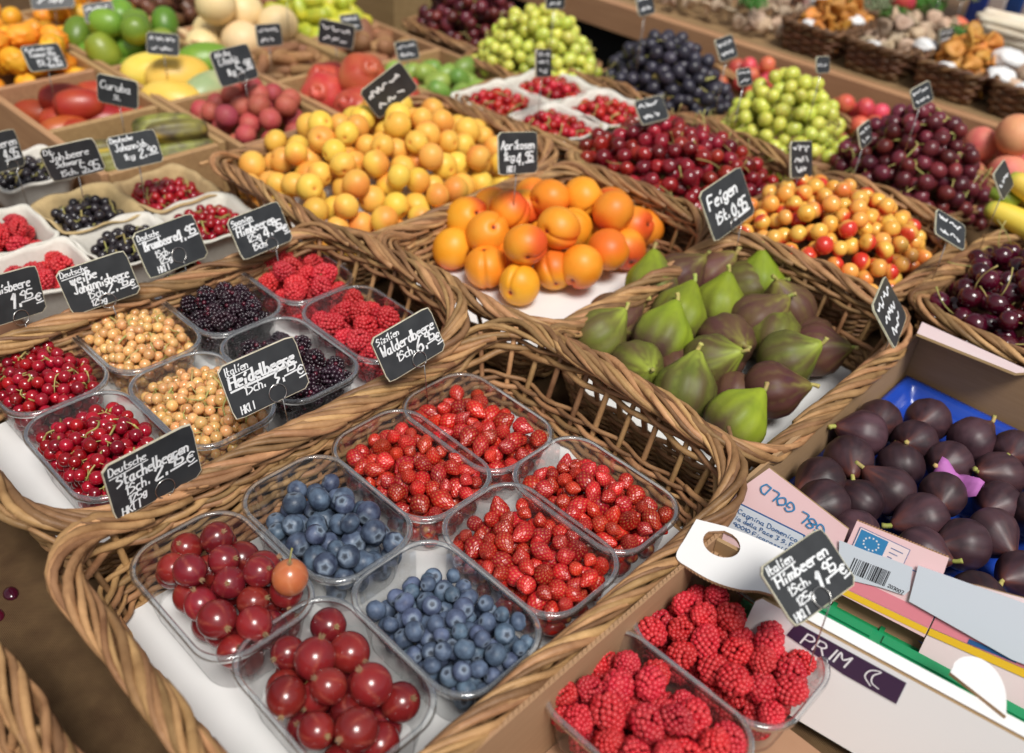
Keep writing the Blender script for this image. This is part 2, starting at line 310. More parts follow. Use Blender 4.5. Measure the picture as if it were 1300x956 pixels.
def m_apricot(s, r, mt, groove=.10):
    def fn(v):
        th, ph = sph(v)
        g = groove * np.exp(-(np.abs(np.sin(ph / 2)) / .075) ** 2) * np.sin(th) ** .3
        d = 1 - g - .16 * np.exp(-(th / .24) ** 2) - .05 * np.exp(-((math.pi - th) / .2) ** 2) + .035 * snoise(v, s, 2) + .008 * snoise(v, s + 3, 7)
        P = v * d[:, None]; P[:, 2] *= .96; P[:, 0] *= 1.03
        rg = np.random.RandomState(s); a = rg.normal(size=3); a /= np.linalg.norm(a)
        k = [.9, .55, .15, .75, .3][s % 5] * (1.1 if r > .02 else .75)
        P[:, 1] *= .95
        return None, np.clip(k * sstep(.1, .95, v @ a + .25 * snoise(v, s + 9, 4)) + 2.2 * np.exp(-(th / .11) ** 4), 0, 2), P
    return fruit('apricot', 5 if r > .02 else 4, r, fn, mt)
def m_fig(s, r, mt, long=1.0):
    """teardrop, neck towards +z; mask = colour of the neck and ribs"""
    def fn(v):
        th, ph = sph(v); t = th / math.pi
        z = np.cos(th); rad = np.sin(th)
        prof = rad * (1 - .46 * sstep(.25, .95, z) ** 1.0) ; prof = np.where(z > .8, np.maximum(prof, .14 * np.sqrt(np.clip(1 - z, 0, 1) / .2)), prof)
        zz = np.where(z > 0, z * (1.25 * long), z * .88)
        rib = 1 + (1 if mt != 'black_fig' else .4) * (0.026 * np.cos(ph * 11 + 1.2 * np.sin(s + 2 * th)) + .022 * np.cos(ph * 5 + s)) * np.sin(th)
        P = np.stack([np.cos(ph) * prof * rib, np.sin(ph) * prof * rib, zz], 1)
        bend = .12 * np.clip(zz, 0, None) ** 2; P[:, 0] += bend
        P *= (1 + .02 * snoise(v, s, 2))[:, None]
        streak = .5 * np.sin(ph * 4 + s) + .35 * np.sin(ph * 9 + 2 * s) + .3 * np.sin(ph * 17 + s) + .5 * snoise(v, s, 3)
        if mt == 'green_fig': mk = .95 * sstep(.70, -.60, z * .8 + .30 * streak + .25 * np.cos(ph - s)) + .12 * np.maximum(0, np.sin(ph * 17 + s)) ** 4
        else: mk = .85 * sstep(.45 if mt == 'mottled_fig' else .62, 1.12, z + .22 * streak) + .22 * np.maximum(0, np.cos(ph * 11 + s)) ** 6 * sstep(-.7, .4, z)
        return None, np.clip(mk, 0, 1), P
    me = fruit('fig', 4, r, fn, mt); me['tip'] = float(max(q.co.z for q in me.vertices)) - .002; return me
def m_drupe(name, s, r, mt, n=64, elong=1.15, sub=2, hollow=True):
    rg = np.random.RandomState(s); iv, jf = ico(sub); V = []; F = []; Mk = []
    k = 0; gold = math.pi * (3 - 5 ** .5)
    for i in range(n):
        z = 1 - 2 * (i + .5) / n
        if z < -.86 and hollow: continue
        ph = i * gold + rg.uniform(-.12, .12); rad = math.sqrt(1 - z * z)
        taper = 1 - .18 * max(z, 0)
        c = np.array([rad * math.cos(ph) * taper, rad * math.sin(ph) * taper, z * elong]) * (1 + rg.uniform(-.04, .04))
        dr = 1.95 / math.sqrt(n) * rg.uniform(.9, 1.12)
        V.append((iv * dr * np.array([1, 1, 1]) + c * .86) * r); F += [tuple(q + k for q in f) for f in jf]; k += len(iv)
        tint = rg.uniform(0, 1); Mk.append(np.full(len(iv), .28 * tint if hollow else (.8 if tint > .93 else 0)))  # random tone per drupelet
    return mesh(name, np.vstack(V), F, mt, mask=np.concatenate(Mk))
def m_strawb(s, r, mt='strawberry', sub=5):
    rg = np.random.RandomState(s); n = 80 + 10 * (s % 4); gold = math.pi * (3 - 5 ** .5)
    i = np.arange(n); z = 1 - 2 * (i + .5) / n; ph = i * gold; q = np.sqrt(1 - z * z)
    S = np.stack([q * np.cos(ph), q * np.sin(ph), z], 1)
    def fn(v):
        dmax = np.max(v @ S.T, axis=1); d = np.arccos(np.clip(dmax, -1, 1)); w = .15
        pit = np.exp(-(d / (w * .75)) ** 2); seed = np.exp(-(d / (w * .42)) ** 2)
        th, p2 = sph(v); zc = v[:, 2]
        prof = 1 - .44 * sstep(-.2, 1, zc) + .05 * snoise(v, s, 2.5)
        P = v * (1 - .12 * pit + .07 * seed)[:, None]; P[:, 0] *= prof; P[:, 1] *= prof; P[:, 2] *= [1.2, 1.5, 1.05, 1.35][s % 4]; P += .05 * np.stack([snoise(v, s + 1, 3), snoise(v, s + 2, 3), 0 * th], 1)
        base = np.exp(-((math.pi - th) / .28) ** 4)
        return None, np.clip(.55 * seed + .9 * base, 0, 1), P
    return fruit('strawberry', sub, r, fn, mt)
def m_cherry(s, r, mt, blush=False):
    def fn(v):
        th, ph = sph(v); d = 1 - .20 * np.exp(-(th / .30) ** 2) - .03 * np.exp(-(np.abs(np.sin(ph / 2)) / .2) ** 2) + .02 * snoise(v, s, 2)
        P = v * d[:, None]; P[:, 2] *= .93
        rg = np.random.RandomState(s); a = rg.normal(size=3); a /= np.linalg.norm(a)
        return None, np.clip([1.0, .95, .45, 1.0][s % 4] * sstep([-.5, .1, .2, -.15][s % 4], [.2, .7, .9, .5][s % 4], v @ a + .2 * snoise(v, s, 4)), 0, 1), P
    return fruit('cherry', 3, r, fn, mt)
def m_capsule(name, s, r, length, mt, bend=.15, taper=.5, ribs=0, sub=4, msk=None):
    def fn(v):
        th, ph = sph(v); z = v[:, 2]; rad = np.sin(th) ** taper
        rr = rad * (1 + (.05 * np.cos(ribs * ph) if ribs else 0)); zz = z * length
        P = np.stack([np.cos(ph) * rr + bend * (1 - (z) ** 2) * length * .5, np.sin(ph) * rr, zz], 1) * (1 + .02 * snoise(v, s, 2))[:, None]
        mk = np.zeros(len(v)) if msk is None else msk(v, s)
        return None, mk, P
    return fruit(name, sub, r, fn, mt)
def m_spiky(s, r, mt):
    def fn(v):
        rg = np.random.RandomState(s); S = rg.normal(size=(26, 3)); S /= np.linalg.norm(S, axis=1)[:, None]
        d = np.arccos(np.clip(np.max(v @ S.T, 1), -1, 1)); dd = 1 + .18 * np.exp(-(d / .14) ** 2); P = v * dd[:, None]; P[:, 2] *= 1.35
        return None, None, P
    v, f = ico(4); return mesh('kiwano', fn(v)[2] * r, f, mt)
def m_pome(s, r, mt):
    def fn(v):
        th, ph = sph(v); d = 1 + .03 * np.cos(5 * ph + s) * np.sin(th) + .02 * snoise(v, s, 2)
        d += (.30 + .06 * np.cos(6 * ph)) * np.exp(-((th - .20) / .09) ** 2) - .10 * np.exp(-(th / .10) ** 2)
        P = v * d[:, None]; P[:, 2] *= .94; return None, None, P
    v, f = ico(4); return mesh('pomegranate', fn(v)[2] * r, f, mt)
def m_tuft(r):
    b = MB(); rg = random.Random(3)
    for i in range(5):
        a = i * 1.25; b.tube([(0, 0, -.002), (.10 * r * math.cos(a), .10 * r * math.sin(a), .10 * r), (.16 * r * math.cos(a) + rg.uniform(-.08, .08) * r, .14 * r * math.sin(a), .26 * r)], [.08 * r, .06 * r, .015 * r], 5)
    return mesh('calyx', b.v, b.f, 'brown_stem')
def m_stem(L, r, mt, bend=.4, knob=1.6, s=0):
    rg = random.Random(s); a = rg.uniform(0, 6.28)
    P = [(bend * L * (t ** 2) * math.cos(a), bend * L * t * t * math.sin(a), L * t * (1 - .2 * t * bend)) for t in np.linspace(0, 1, 6)]
    v, f = tube_vf(P, [r, r, r, r, r * 1.1, r * knob], 5); return mesh('stem', v, f, mt)

# ------------------------------------------------------------------ piles: each fruit rests on the fruit below it
def pile(seed, n, rmin, rmax, inside, bbox, top, depth=None, base=0.0, K=50, squash=.94, stop=.45, lim=None):
    """inside(x,y,r)->bool array; top(x,y)-> wanted surface height. Returns list of (x,y,z,r)"""
    rg = np.random.RandomState(seed); X = np.zeros((n, 4)); c = 0; fails = 0
    while c < n and fails < 12:
        r = rg.uniform(rmin, rmax)
        x = rg.uniform(bbox[0], bbox[1], K); y = rg.uniform(bbox[2], bbox[3], K); ok = inside(x, y, r)
        if not ok.any(): fails += 1; continue
        x, y = x[ok], y[ok]; tp = top(x, y)
        fl = np.full(len(x), base) if depth is None else np.maximum(base, tp - depth)
        z = fl + r
        if c:
            dx = x[:, None] - X[None, :c, 0]; dy = y[:, None] - X[None, :c, 1]; s = (r + X[None, :c, 3]) * squash
            h2 = s * s - dx * dx - dy * dy
            zc = np.where(h2 > 0, X[None, :c, 2] + np.sqrt(np.maximum(h2, 0)), -9); z = np.maximum(z, zc.max(1))
        cost = z + r - tp
        if lim is not None: cost = cost + 9.0 * (~lim(x, y, z, r))
        i = int(np.argmin(cost + rg.uniform(0, .15 * r, len(x))))
        if cost[i] > stop * r: fails += 1; continue
        fails = 0; X[c] = (x[i], y[i], z[i], r); c += 1
    return X[:c]
def rect_in(cx, cy, hx, hy, k=.9, corner=.02):
    def f(x, y, r):
        a = np.abs(x - cx) - (hx - corner); b = np.abs(y - cy) - (hy - corner)
        d = np.hypot(np.maximum(a, 0), np.maximum(b, 0)) + np.minimum(np.maximum(a, b), 0) - corner
        return d < -r * k
    return f
def mound(cx, cy, hx, hy, zc, ze, sx=0, sy=0, p=2.0):
    """domed surface: zc in the middle, ze at the rim, tilt sx, sy"""
    def f(x, y):
        u = (x - cx) / hx; v = (y - cy) / hy; q = np.clip(np.abs(u) ** p + np.abs(v) ** p, 0, 1.4)
        return zc - (zc - ze) * q + sx * u + sy * v
    return f
RG = random.Random(11)
def rrot(): return Euler((RG.uniform(0, 6.28), math.acos(RG.uniform(-1, 1)), RG.uniform(0, 6.28)))
def up_rot(cone=60, d=(0, 0, 1)):
    """local +z within `cone` degrees of direction d"""
    a = Vector(d).normalized(); t = R_(cone) * math.sqrt(RG.random()); q = a.orthogonal().normalized(); q.rotate(Matrix.Rotation(RG.uniform(0, 6.28), 3, a))
    z = (a * math.cos(t) + q * math.sin(t)).normalized(); M = z.to_track_quat('Z', 'Y').to_matrix() @ Matrix.Rotation(RG.uniform(0, 6.28), 3, 'Z')
    return M.to_euler()
def scatter(P, meshes, name, label, cat, group, r0, rot=rrot, children=None, squeeze=None):
    out = []
    for (x, y, z, r) in P:
        me = meshes if not isinstance(meshes, list) else RG.choice(meshes)
        o = link(name, me, None, (x, y, z), rot(), r / r0); tag(o, label, cat, group)
        if children: children(o)
        out.append(o)
    return out
def clusters(P, size, meshes, name, bname, label, cat, group, r0, stem_mat='green_stem', rstem=.0008, lift=.6, rot=rrot, far=False, top_only=True):
    """group neighbouring berries of a pile into bunches: bunch > stem, berries"""
    P = np.asarray(P); left = list(range(len(P))); k = 0
    order = sorted(left, key=lambda i: (P[i, 0], P[i, 1])); left = set(left)
    rg = random.Random(len(P))
    while left:
        seed = min(left, key=lambda i: P[i, 0] * .8 + P[i, 1]); a = rg.uniform(0, 3.14)
        d = np.array([math.cos(a), math.sin(a), .0])
        cand = sorted(left, key=lambda i: np.linalg.norm((P[i, :3] - P[seed, :3]) * (1, 1, .8)) - .35 * abs((P[i, :3] - P[seed, :3]) @ d))[:(size if len(left) >= size * 1.6 else len(left))]
        Q = P[cand]; left -= set(cand); c = Q[:, :3].mean(0); zt = Q[:, 2].max()
        root = bpy.data.objects.new(name, None); COL.objects.link(root); root.location = c; root.empty_display_size = .01; tag(root, label, cat, group)
        if len(Q) > 2:
            U, S_, Vt = np.linalg.svd(Q[:, :3] - c); ax = Vt[0]
            pr = (Q[:, :3] - c) @ ax; o_ = np.argsort(pr); pts = []
            nseg = min(len(Q), max(3, len(Q) // 3))
            for chunk in np.array_split(o_, nseg):
                g = Q[chunk]; p = g[:, :3].mean(0) - c; p[2] = (g[:, 2] + g[:, 3] * lift).max() - c[2]; pts.append(p)
            pts = smooth_path(pts, 4); b = MB(); b.tube(pts, np.linspace(rstem * 1.5, rstem * .8, len(pts)), 5)
            for q in Q:
                p = q[:3] - c; j = int(np.argmin(np.linalg.norm(pts - p, axis=1))); mid = (p + pts[j]) / 2 + np.array([0, 0, .3 * q[3]])
                b.tube([pts[j], mid, p + np.array([0, 0, .5 * q[3]])], rstem * .6, 4)
            b.build('stem', stem_mat, root, True)
        for q in Q:
            link(bname, RG.choice(meshes), root, q[:3] - c, rot(), q[3] / r0)
        k += 1
    return k
# ------------------------------------------------------------------ baskets, punnets, signs
def rr_path(hx, hy, rad, N):
    """rounded rectangle, even steps: points, outward normals"""
    seg = [(hx - rad, -(hy - rad), hx - rad, hy - rad, 0), ]
    pts = []; nor = []
    M = 4000; L = [2 * (hy - rad), math.pi / 2 * rad, 2 * (hx - rad), math.pi / 2 * rad] * 2; tot = sum(L)
    for i in range(N):
        s = i / N * tot; k = 0
        while s > L[k]: s -= L[k]; k += 1
        a0 = (k // 2) * math.pi / 2
        if k % 2 == 0:
            h, g = ((hx, hy) if k % 4 == 0 else (hy, hx)); p = (h, -(g - rad) + s)
            ca, sa = math.cos(a0), math.sin(a0); pts.append((p[0] * ca - p[1] * sa, p[0] * sa + p[1] * ca)); nor.append((ca, sa))
        else:
            h, g = ((hx, hy) if k % 4 == 1 else (hy, hx)); a = s / rad; ca, sa = math.cos(a0), math.sin(a0)
            p = (h - rad + rad * math.cos(a), g - rad + rad * math.sin(a)); pts.append((p[0] * ca - p[1] * sa, p[0] * sa + p[1] * ca))
            nor.append((math.cos(a0 + a), math.sin(a0 + a)))
    return np.array(pts), np.array(nor), tot
def basket(label, x0, x1, y0, y1, side=.092, end=.14, seed=1, near=True, far=True, flare=.03, rad=.06, mt='wicker', group='wicker baskets of fruit', detail=1.0, z0=.004):
    rg = np.random.RandomState(seed); cx, cy = (x0 + x1) / 2, (y0 + y1) / 2; hx, hy = (x1 - x0) / 2, (y1 - y0) / 2
    root = bpy.data.objects.new('wicker_basket', None); COL.objects.link(root); root.location = (cx, cy, z0); root.empty_display_size = .02
    tag(root, label, 'basket', group)
    N = int(300 * detail) // 4 * 4; pts, nor, tot = rr_path(hx, hy, rad, N)
    e = np.abs(pts[:, 1]) / hy; w = sstep(.66, .98, e); w = np.where(pts[:, 1] > 0, w * (1 if far else 0), w * (1 if near else 0))
    rim = side + (end - side) * w * (1 - .35 * (pts[:, 0] / hx) ** 2)
    rim = rim + .003 * np.sin(np.arange(N) / N * 2 * math.pi * 3 + seed)
    H = side
    def at(i, z, off=0.0):
        """point on the basket wall: index (float) along the rim, height, outward offset"""
        i = np.asarray(i, float) % N; a = np.floor(i).astype(int) % N; b = (a + 1) % N; t = (i - np.floor(i))[:, None]
        p = pts[a] * (1 - t) + pts[b] * t; n = nor[a] * (1 - t) + nor[b] * t
        z = np.broadcast_to(np.asarray(z, float), i.shape); o = off - flare * np.clip(1 - z / H, -.4, 1)
        q = p + n * o[:, None]; return np.concatenate([q, z[:, None]], 1)
    def rimz(i):
        i = np.asarray(i, float) % N; a = np.floor(i).astype(int) % N; b = (a + 1) % N; t = i - np.floor(i); return rim[a] * (1 - t) + rim[b] * t
    # base of flat woven rods: one slab with ridges
    bb = MB(); nb = 13
    for k in range(nb):
        u = -1 + 2 * (k + .5) / nb; yy = u * (hy - flare) * .97; hw = (hx - flare) * (1 if abs(u) < .8 else .9)
        bb.box(-hw, hw, yy - (hy - flare) / nb * .93, yy + (hy - flare) / nb * .93, 0, .008 + .0015 * (k % 2))
    bb.build('base', 'basket_base', root)
    # stakes
    ns = int(round(tot / .031)) // 2 * 2; stake_i = np.arange(ns) / ns * N
    for k in range(ns):
        i = stake_i[k]; rz = float(rimz([i])[0]); zz = np.linspace(0, rz, 5)
        P = at(np.full(5, i) + rg.uniform(-.4, .4), zz, 0); v, f = tube_vf(P, .0029 * rg.uniform(.85, 1.15), 6)
        link('stake', mesh('stake', v, f, mt), root)
    # weaving
    def weave(i0, i1, zf, ph, r, off0=0, name='weaving_rod', drift=0):
        n = max(6, int((i1 - i0) / N * tot / .0075)); i = np.linspace(i0, i1, n); amp = .0034
        s = i / N * ns; off = off0 + amp * np.cos(math.pi * (s + ph)); z = zf(i) + drift * np.linspace(-1, 1, n) + .0012 * np.sin(i * .21 + rg.uniform(0, 6))
        P = at(i, z, off); rr = r * (1 + .08 * np.sin(np.linspace(0, 9, n) + rg.uniform(0, 6))); rr[0] *= .7; rr[-1] *= .7
        v, f = tube_vf(P, rr, 6); link(name, mesh(name, v, f, mt), root)
    step = .0046; zs = np.arange(.008, side * .66, step)
    for k, z in enumerate(zs):
        o = rg.uniform(0, N); cuts = np.sort(o + np.array([0, .31, .66]) * N + rg.uniform(-8, 8, 3)); cuts = np.append(cuts, cuts[0] + N)
        for a, b in zip(cuts[:-1], cuts[1:]): weave(a - 2, b + 3, lambda i, z=z: np.full(len(i), z), k % 2, .0027 * rg.uniform(.72, 1.25), drift=rg.uniform(-.0015, .0015))
    # long sides: the rows that fill up to the rim; the ends keep their hand gap
    z = zs[-1] + step; k = len(zs)
    while z < side - .012:
        for c in (hy - rad, ):
            L1 = 2 * (hy - rad) / tot * N; c1 = L1 / 2; L2 = (2 * (hy - rad) + math.pi * rad + 2 * (hx - rad)) / tot * N
            hw = L1 / 2 * (1.0 if (near or far) else 1.6)
            for cc in (c1, L2 + c1):
                weave(cc - hw + rg.uniform(-4, 4), cc + hw + rg.uniform(-4, 4), lambda i, z=z: np.full(len(i), z), k % 2, .0027 * rg.uniform(.72, 1.2), drift=rg.uniform(-.001, .001))
        z += step; k += 1
    for k, dz in enumerate((.026, .0205, .015)):
        o = rg.uniform(0, N); cuts = np.sort(o + np.array([0, .34, .67]) * N + rg.uniform(-8, 8, 3)); cuts = np.append(cuts, cuts[0] + N)
        for a, b in zip(cuts[:-1], cuts[1:]): weave(a - 2, b + 3, lambda i, dz=dz: rimz(i) - dz, k % 2, .0029 * rg.uniform(.85, 1.2))
    # rolled border: rods climb from inside, cross the top and tuck away outside
    nbr = int(tot / .0150 * detail)
    for k in range(nbr):
        Ln = rg.uniform(.115, .165) / tot * N; i0 = (k + rg.uniform(-.3, .3)) / nbr * N; n = 13; q = np.linspace(0, 1, n); i = i0 + q * Ln
        ph = np.radians(-105 + 225 * sstep(0, 1, q) + rg.uniform(-10, 10)); rho = .0088 * rg.uniform(.8, 1.25)
        z = rimz(i) - .004 + rho * .85 * np.cos(ph); P = at(i, z, rho * np.sin(ph) + .001)
        if rg.rand() < .12: P[-3:] += (P[-1] - P[-4]) * np.array([[.1], [.35], [.9]]) + np.array([[0, 0, .0], [0, 0, .001], [0, 0, .003]])
        rr = .0031 * rg.uniform(.7, 1.3) * (1 - .35 * np.abs(q - .45) ** 1.5) * (1 + .22 * np.exp(-((q - rg.uniform(.1, .9)) / .05) ** 2)); v, f = tube_vf(P, rr, 7)
        link('border_rod', mesh('border_rod', v, f, mt), root)
    return root
def punnet_mesh(L=.140, W=.096, H=.055):
    N = 120; V = []; F = []; lev = [(0, .012, 0), (.0, .0095, 0), (.003, .0078, .0), (.012, .0066, .0003), (.026, .0047, .0004), (.040, .0030, .0004), (H - .006, .0018, .0002), (H - .0012, .0012, 0)]
    rings = []
    for z, ins, rib in lev:
        p, n, _ = rr_path(L / 2 - ins, W / 2 - ins, .030 - ins * .4, N); o = rib * np.where(np.arange(N) % 4 < 2, 1, -1)
        rings.append(np.concatenate([p + n * o[:, None], np.full((N, 1), z)], 1))
    V = np.vstack(rings)
    for a in range(len(lev) - 1):
        for k in range(N): l = (k + 1) % N; F.append((a * N + k, a * N + l, (a + 1) * N + l, (a + 1) * N + k))
    F.append(tuple(range(N))[::-1]); tub = mesh('tub', V, F, 'clear_plastic')
    rings = []
    for z, o in ((H - .0012, -.0012), (H + .0012, -.0002), (H + .0013, .0024), (H - .0004, .0036), (H - .0035, .0037), (H - .0036, .0031), (H - .0006, .0028), (H + .0004, .0020), (H + .0002, .0002), (H - .0012, -.0006)):
        p, n, _ = rr_path(L / 2 + o, W / 2 + o, .030 + o * .5, N); rings.append(np.concatenate([p, np.full((N, 1), z)], 1))
    V = np.vstack(rings); F = []; m = len(rings)
    for a in range(m):
        for k in range(N): l = (k + 1) % N; b = (a + 1) % m; F.append((a * N + k, a * N + l, b * N + l, b * N + k))
    return tub, mesh('rim', V, F, 'clear_rim')
PT, PR = punnet_mesh()
def punnet(label, x, y, z=.026, rz=0.0, group='clear plastic punnets'):
    o = link('plastic_punnet', PT, None, (x, y, z), (0, 0, rz)); tag(o, label, 'punnet', group); link('rim', PR, o); return o
def pulp_tub(label, x, y, mt, L=.110, W=.102, H=.055, z=.02, rz=0.0, seed=0, group='pulp punnets'):
    """moulded paper tub with a wavy rim and a real wall thickness"""
    N = 72; rings = []; ph = np.arange(N) / N * 2 * math.pi
    lev = [(0, .020, 0), (.001, .0125, 0), (.010, .0095, .0), (.022, .007, .4), (.034, .0055, 0), (H - .01, .003, .6), (H, .0, 1), (H + .0015, .0028, 1), (H, -.0000, 1)]
    lev = [(0, .018, 0, 0), (.002, .0135, 0, 0), (.018, .0095, 0, 0), (.034, .0058, .0, 0), (H - .006, .001, 1, 0), (H - .002, -.0035, 1, 0), (H, -.0032, 1, 0), (H, .0005, 1, 0), (H - .006, .0035, 1, 0), (.034, .0082, 0, 0), (.018, .012, 0, 0), (.005, .0158, 0, 0), (.003, .02, 0, 0)]
    for z_, ins, wv, _ in lev:
        p, n, _ = rr_path(L / 2 - ins, W / 2 - ins, .016, N)
        zz = z_ + wv * (.0012 * np.cos(ph * 2 + .3) + .0014 * np.sin(ph * 9 + seed) + .0012 * np.sin(ph * 5 + 2 * seed)) ; o = .0011 * np.sin(z_ * 420 + seed) * np.ones(N)
        rings.append(np.concatenate([p + n * o[:, None], zz[:, None]], 1))
    V = np.vstack(rings); F = []
    for a in range(len(lev) - 1):
        for k in range(N): l = (k + 1) % N; F.append((a * N + k, a * N + l, (a + 1) * N + l, (a + 1) * N + k))
    F.append(tuple(range(N))[::-1]); F.append(tuple((len(lev) - 1) * N + k for k in range(N)))
    o = link('paper_punnet', mesh('paper_punnet', V, F, mt), None, (x, y, z), (0, 0, rz)); return tag(o, label, 'punnet', group)
def card(label, x0, x1, y0, y1, z, rz=0, r=.02):
    p, n, _ = rr_path((x1 - x0) / 2, (y1 - y0) / 2, r, 48); b = MB(); b.prism([tuple(q) for q in p], 0, .0018)
    o = b.build('card_liner', 'white_card', None, False, ((x0 + x1) / 2, (y0 + y1) / 2, z), (0, 0, R_(rz))); return tag(o, label, 'liner', 'white liners under the fruit')

G_ = {  # single-stroke handwriting: x digit, y digit (2 = baseline, 5 = x height, 8 = capital)
'a': '35150403122233 353242', 'b': '0802 0415253433221202', 'c': '3525150403122232', 'd': '3832 35150403122233', 'e': '04343525150403122232', 'f': '38281712 0535',
'g': '35150403122233 3531201001', 'h': '0802 0415253432', 'i': '1412 1627', 'j': '25211001 2637', 'k': '0802 350332', 'l': '080312', 'm': '0502 04152422 24354442', 'n': '0502 0415253432',
'o': '150403122233342515', 'p': '0500 0415253433221203', 'r': '0502 04152535', 's': '351504332202', 't': '18132232 0535', 'u': '0503122233 3532', 'v': '051235', 'w': '0512253245', 'x': '0532 3502',
'y': '0513 3500', 'z': '05350232', 'ß': '0007182837261535332212', 'A': '022842 1434', 'B': '0802 082837261505 1525343322 02', 'C': '472806042243', 'D': '0802 08284644322202', 'E': '48080242 0535',
'F': '480802 0535', 'G': '4728060422424525', 'H': '0802 4842 0545', 'I': '1812', 'J': '1848 38332203', 'K': '0802 4805 1542', 'L': '080242', 'M': '02082548 4842', 'N': '02084248', 'O': '28060422444628',
'P': '0802 082837362505', 'R': '0802 082837362505 2542', 'S': '4728170635443302', 'T': '0848 2822', 'W': '0812253248', '0': '28060422444628', '1': '061812', '2': '071838470242', '3': '08482544332202',
'4': '280444 3832', '5': '4808053544433202', '6': '381604032243443504', '7': '084822', '8': '2506182838362504032232434425', '9': '463506172838474642', '€': '472806042243 0636 0535', '.': '1213', '-': '0535', '/': '0248', "'": '1817'}
def text_strokes(t, x, y, h, slant=.18, jit=.12, rg=None, adv=None):
    """list of polylines in plate units; h = cap height"""
    k = h / 6.0; out = []; cx = x
    for ch in t:
        if ch == ' ': cx += 2.6 * k; continue
        g = G_.get(ch)
        if g is None: continue
        wmax = 0
        for st in g.split(' '):
            if not st: continue
            P = [(int(st[i]), int(st[i + 1])) for i in range(0, len(st) - 1, 2)]
            wmax = max(wmax, max(p[0] for p in P))
            Q = [(cx + (px + rg.uniform(-jit, jit)) * k + slant * (py - 2) * k, y + (py - 2 + rg.uniform(-jit, jit)) * k) for px, py in P]
            out.append(smooth_path(Q, 4) if len(Q) > 2 else np.array(Q))
        cx += (wmax + 1.5) * k
    return out, cx
def ribbon(strokes, w, z):
    V = []; F = []
    for s in strokes:
        P = np.asarray(s, float)
        if len(P) < 2: continue
        T = np.gradient(P, axis=0); T /= np.linalg.norm(T, axis=1)[:, None] + 1e-12; Nn = np.stack([-T[:, 1], T[:, 0]], 1)
        ww = w * (.85 + .3 * np.abs(T[:, 1]))[:, None] / 2; P = P.copy(); P[0] -= T[0] * w * .4; P[-1] += T[-1] * w * .4
        k = len(V); n = len(P); A = P + Nn * ww; B = P - Nn * ww
        for i in range(n): V += [(*A[i], z), (*B[i], z)]
        for i in range(n - 1): F.append((k + 2 * i, k + 2 * i + 1, k + 2 * i + 3, k + 2 * i + 2))
        z += 6e-6
    return V, F
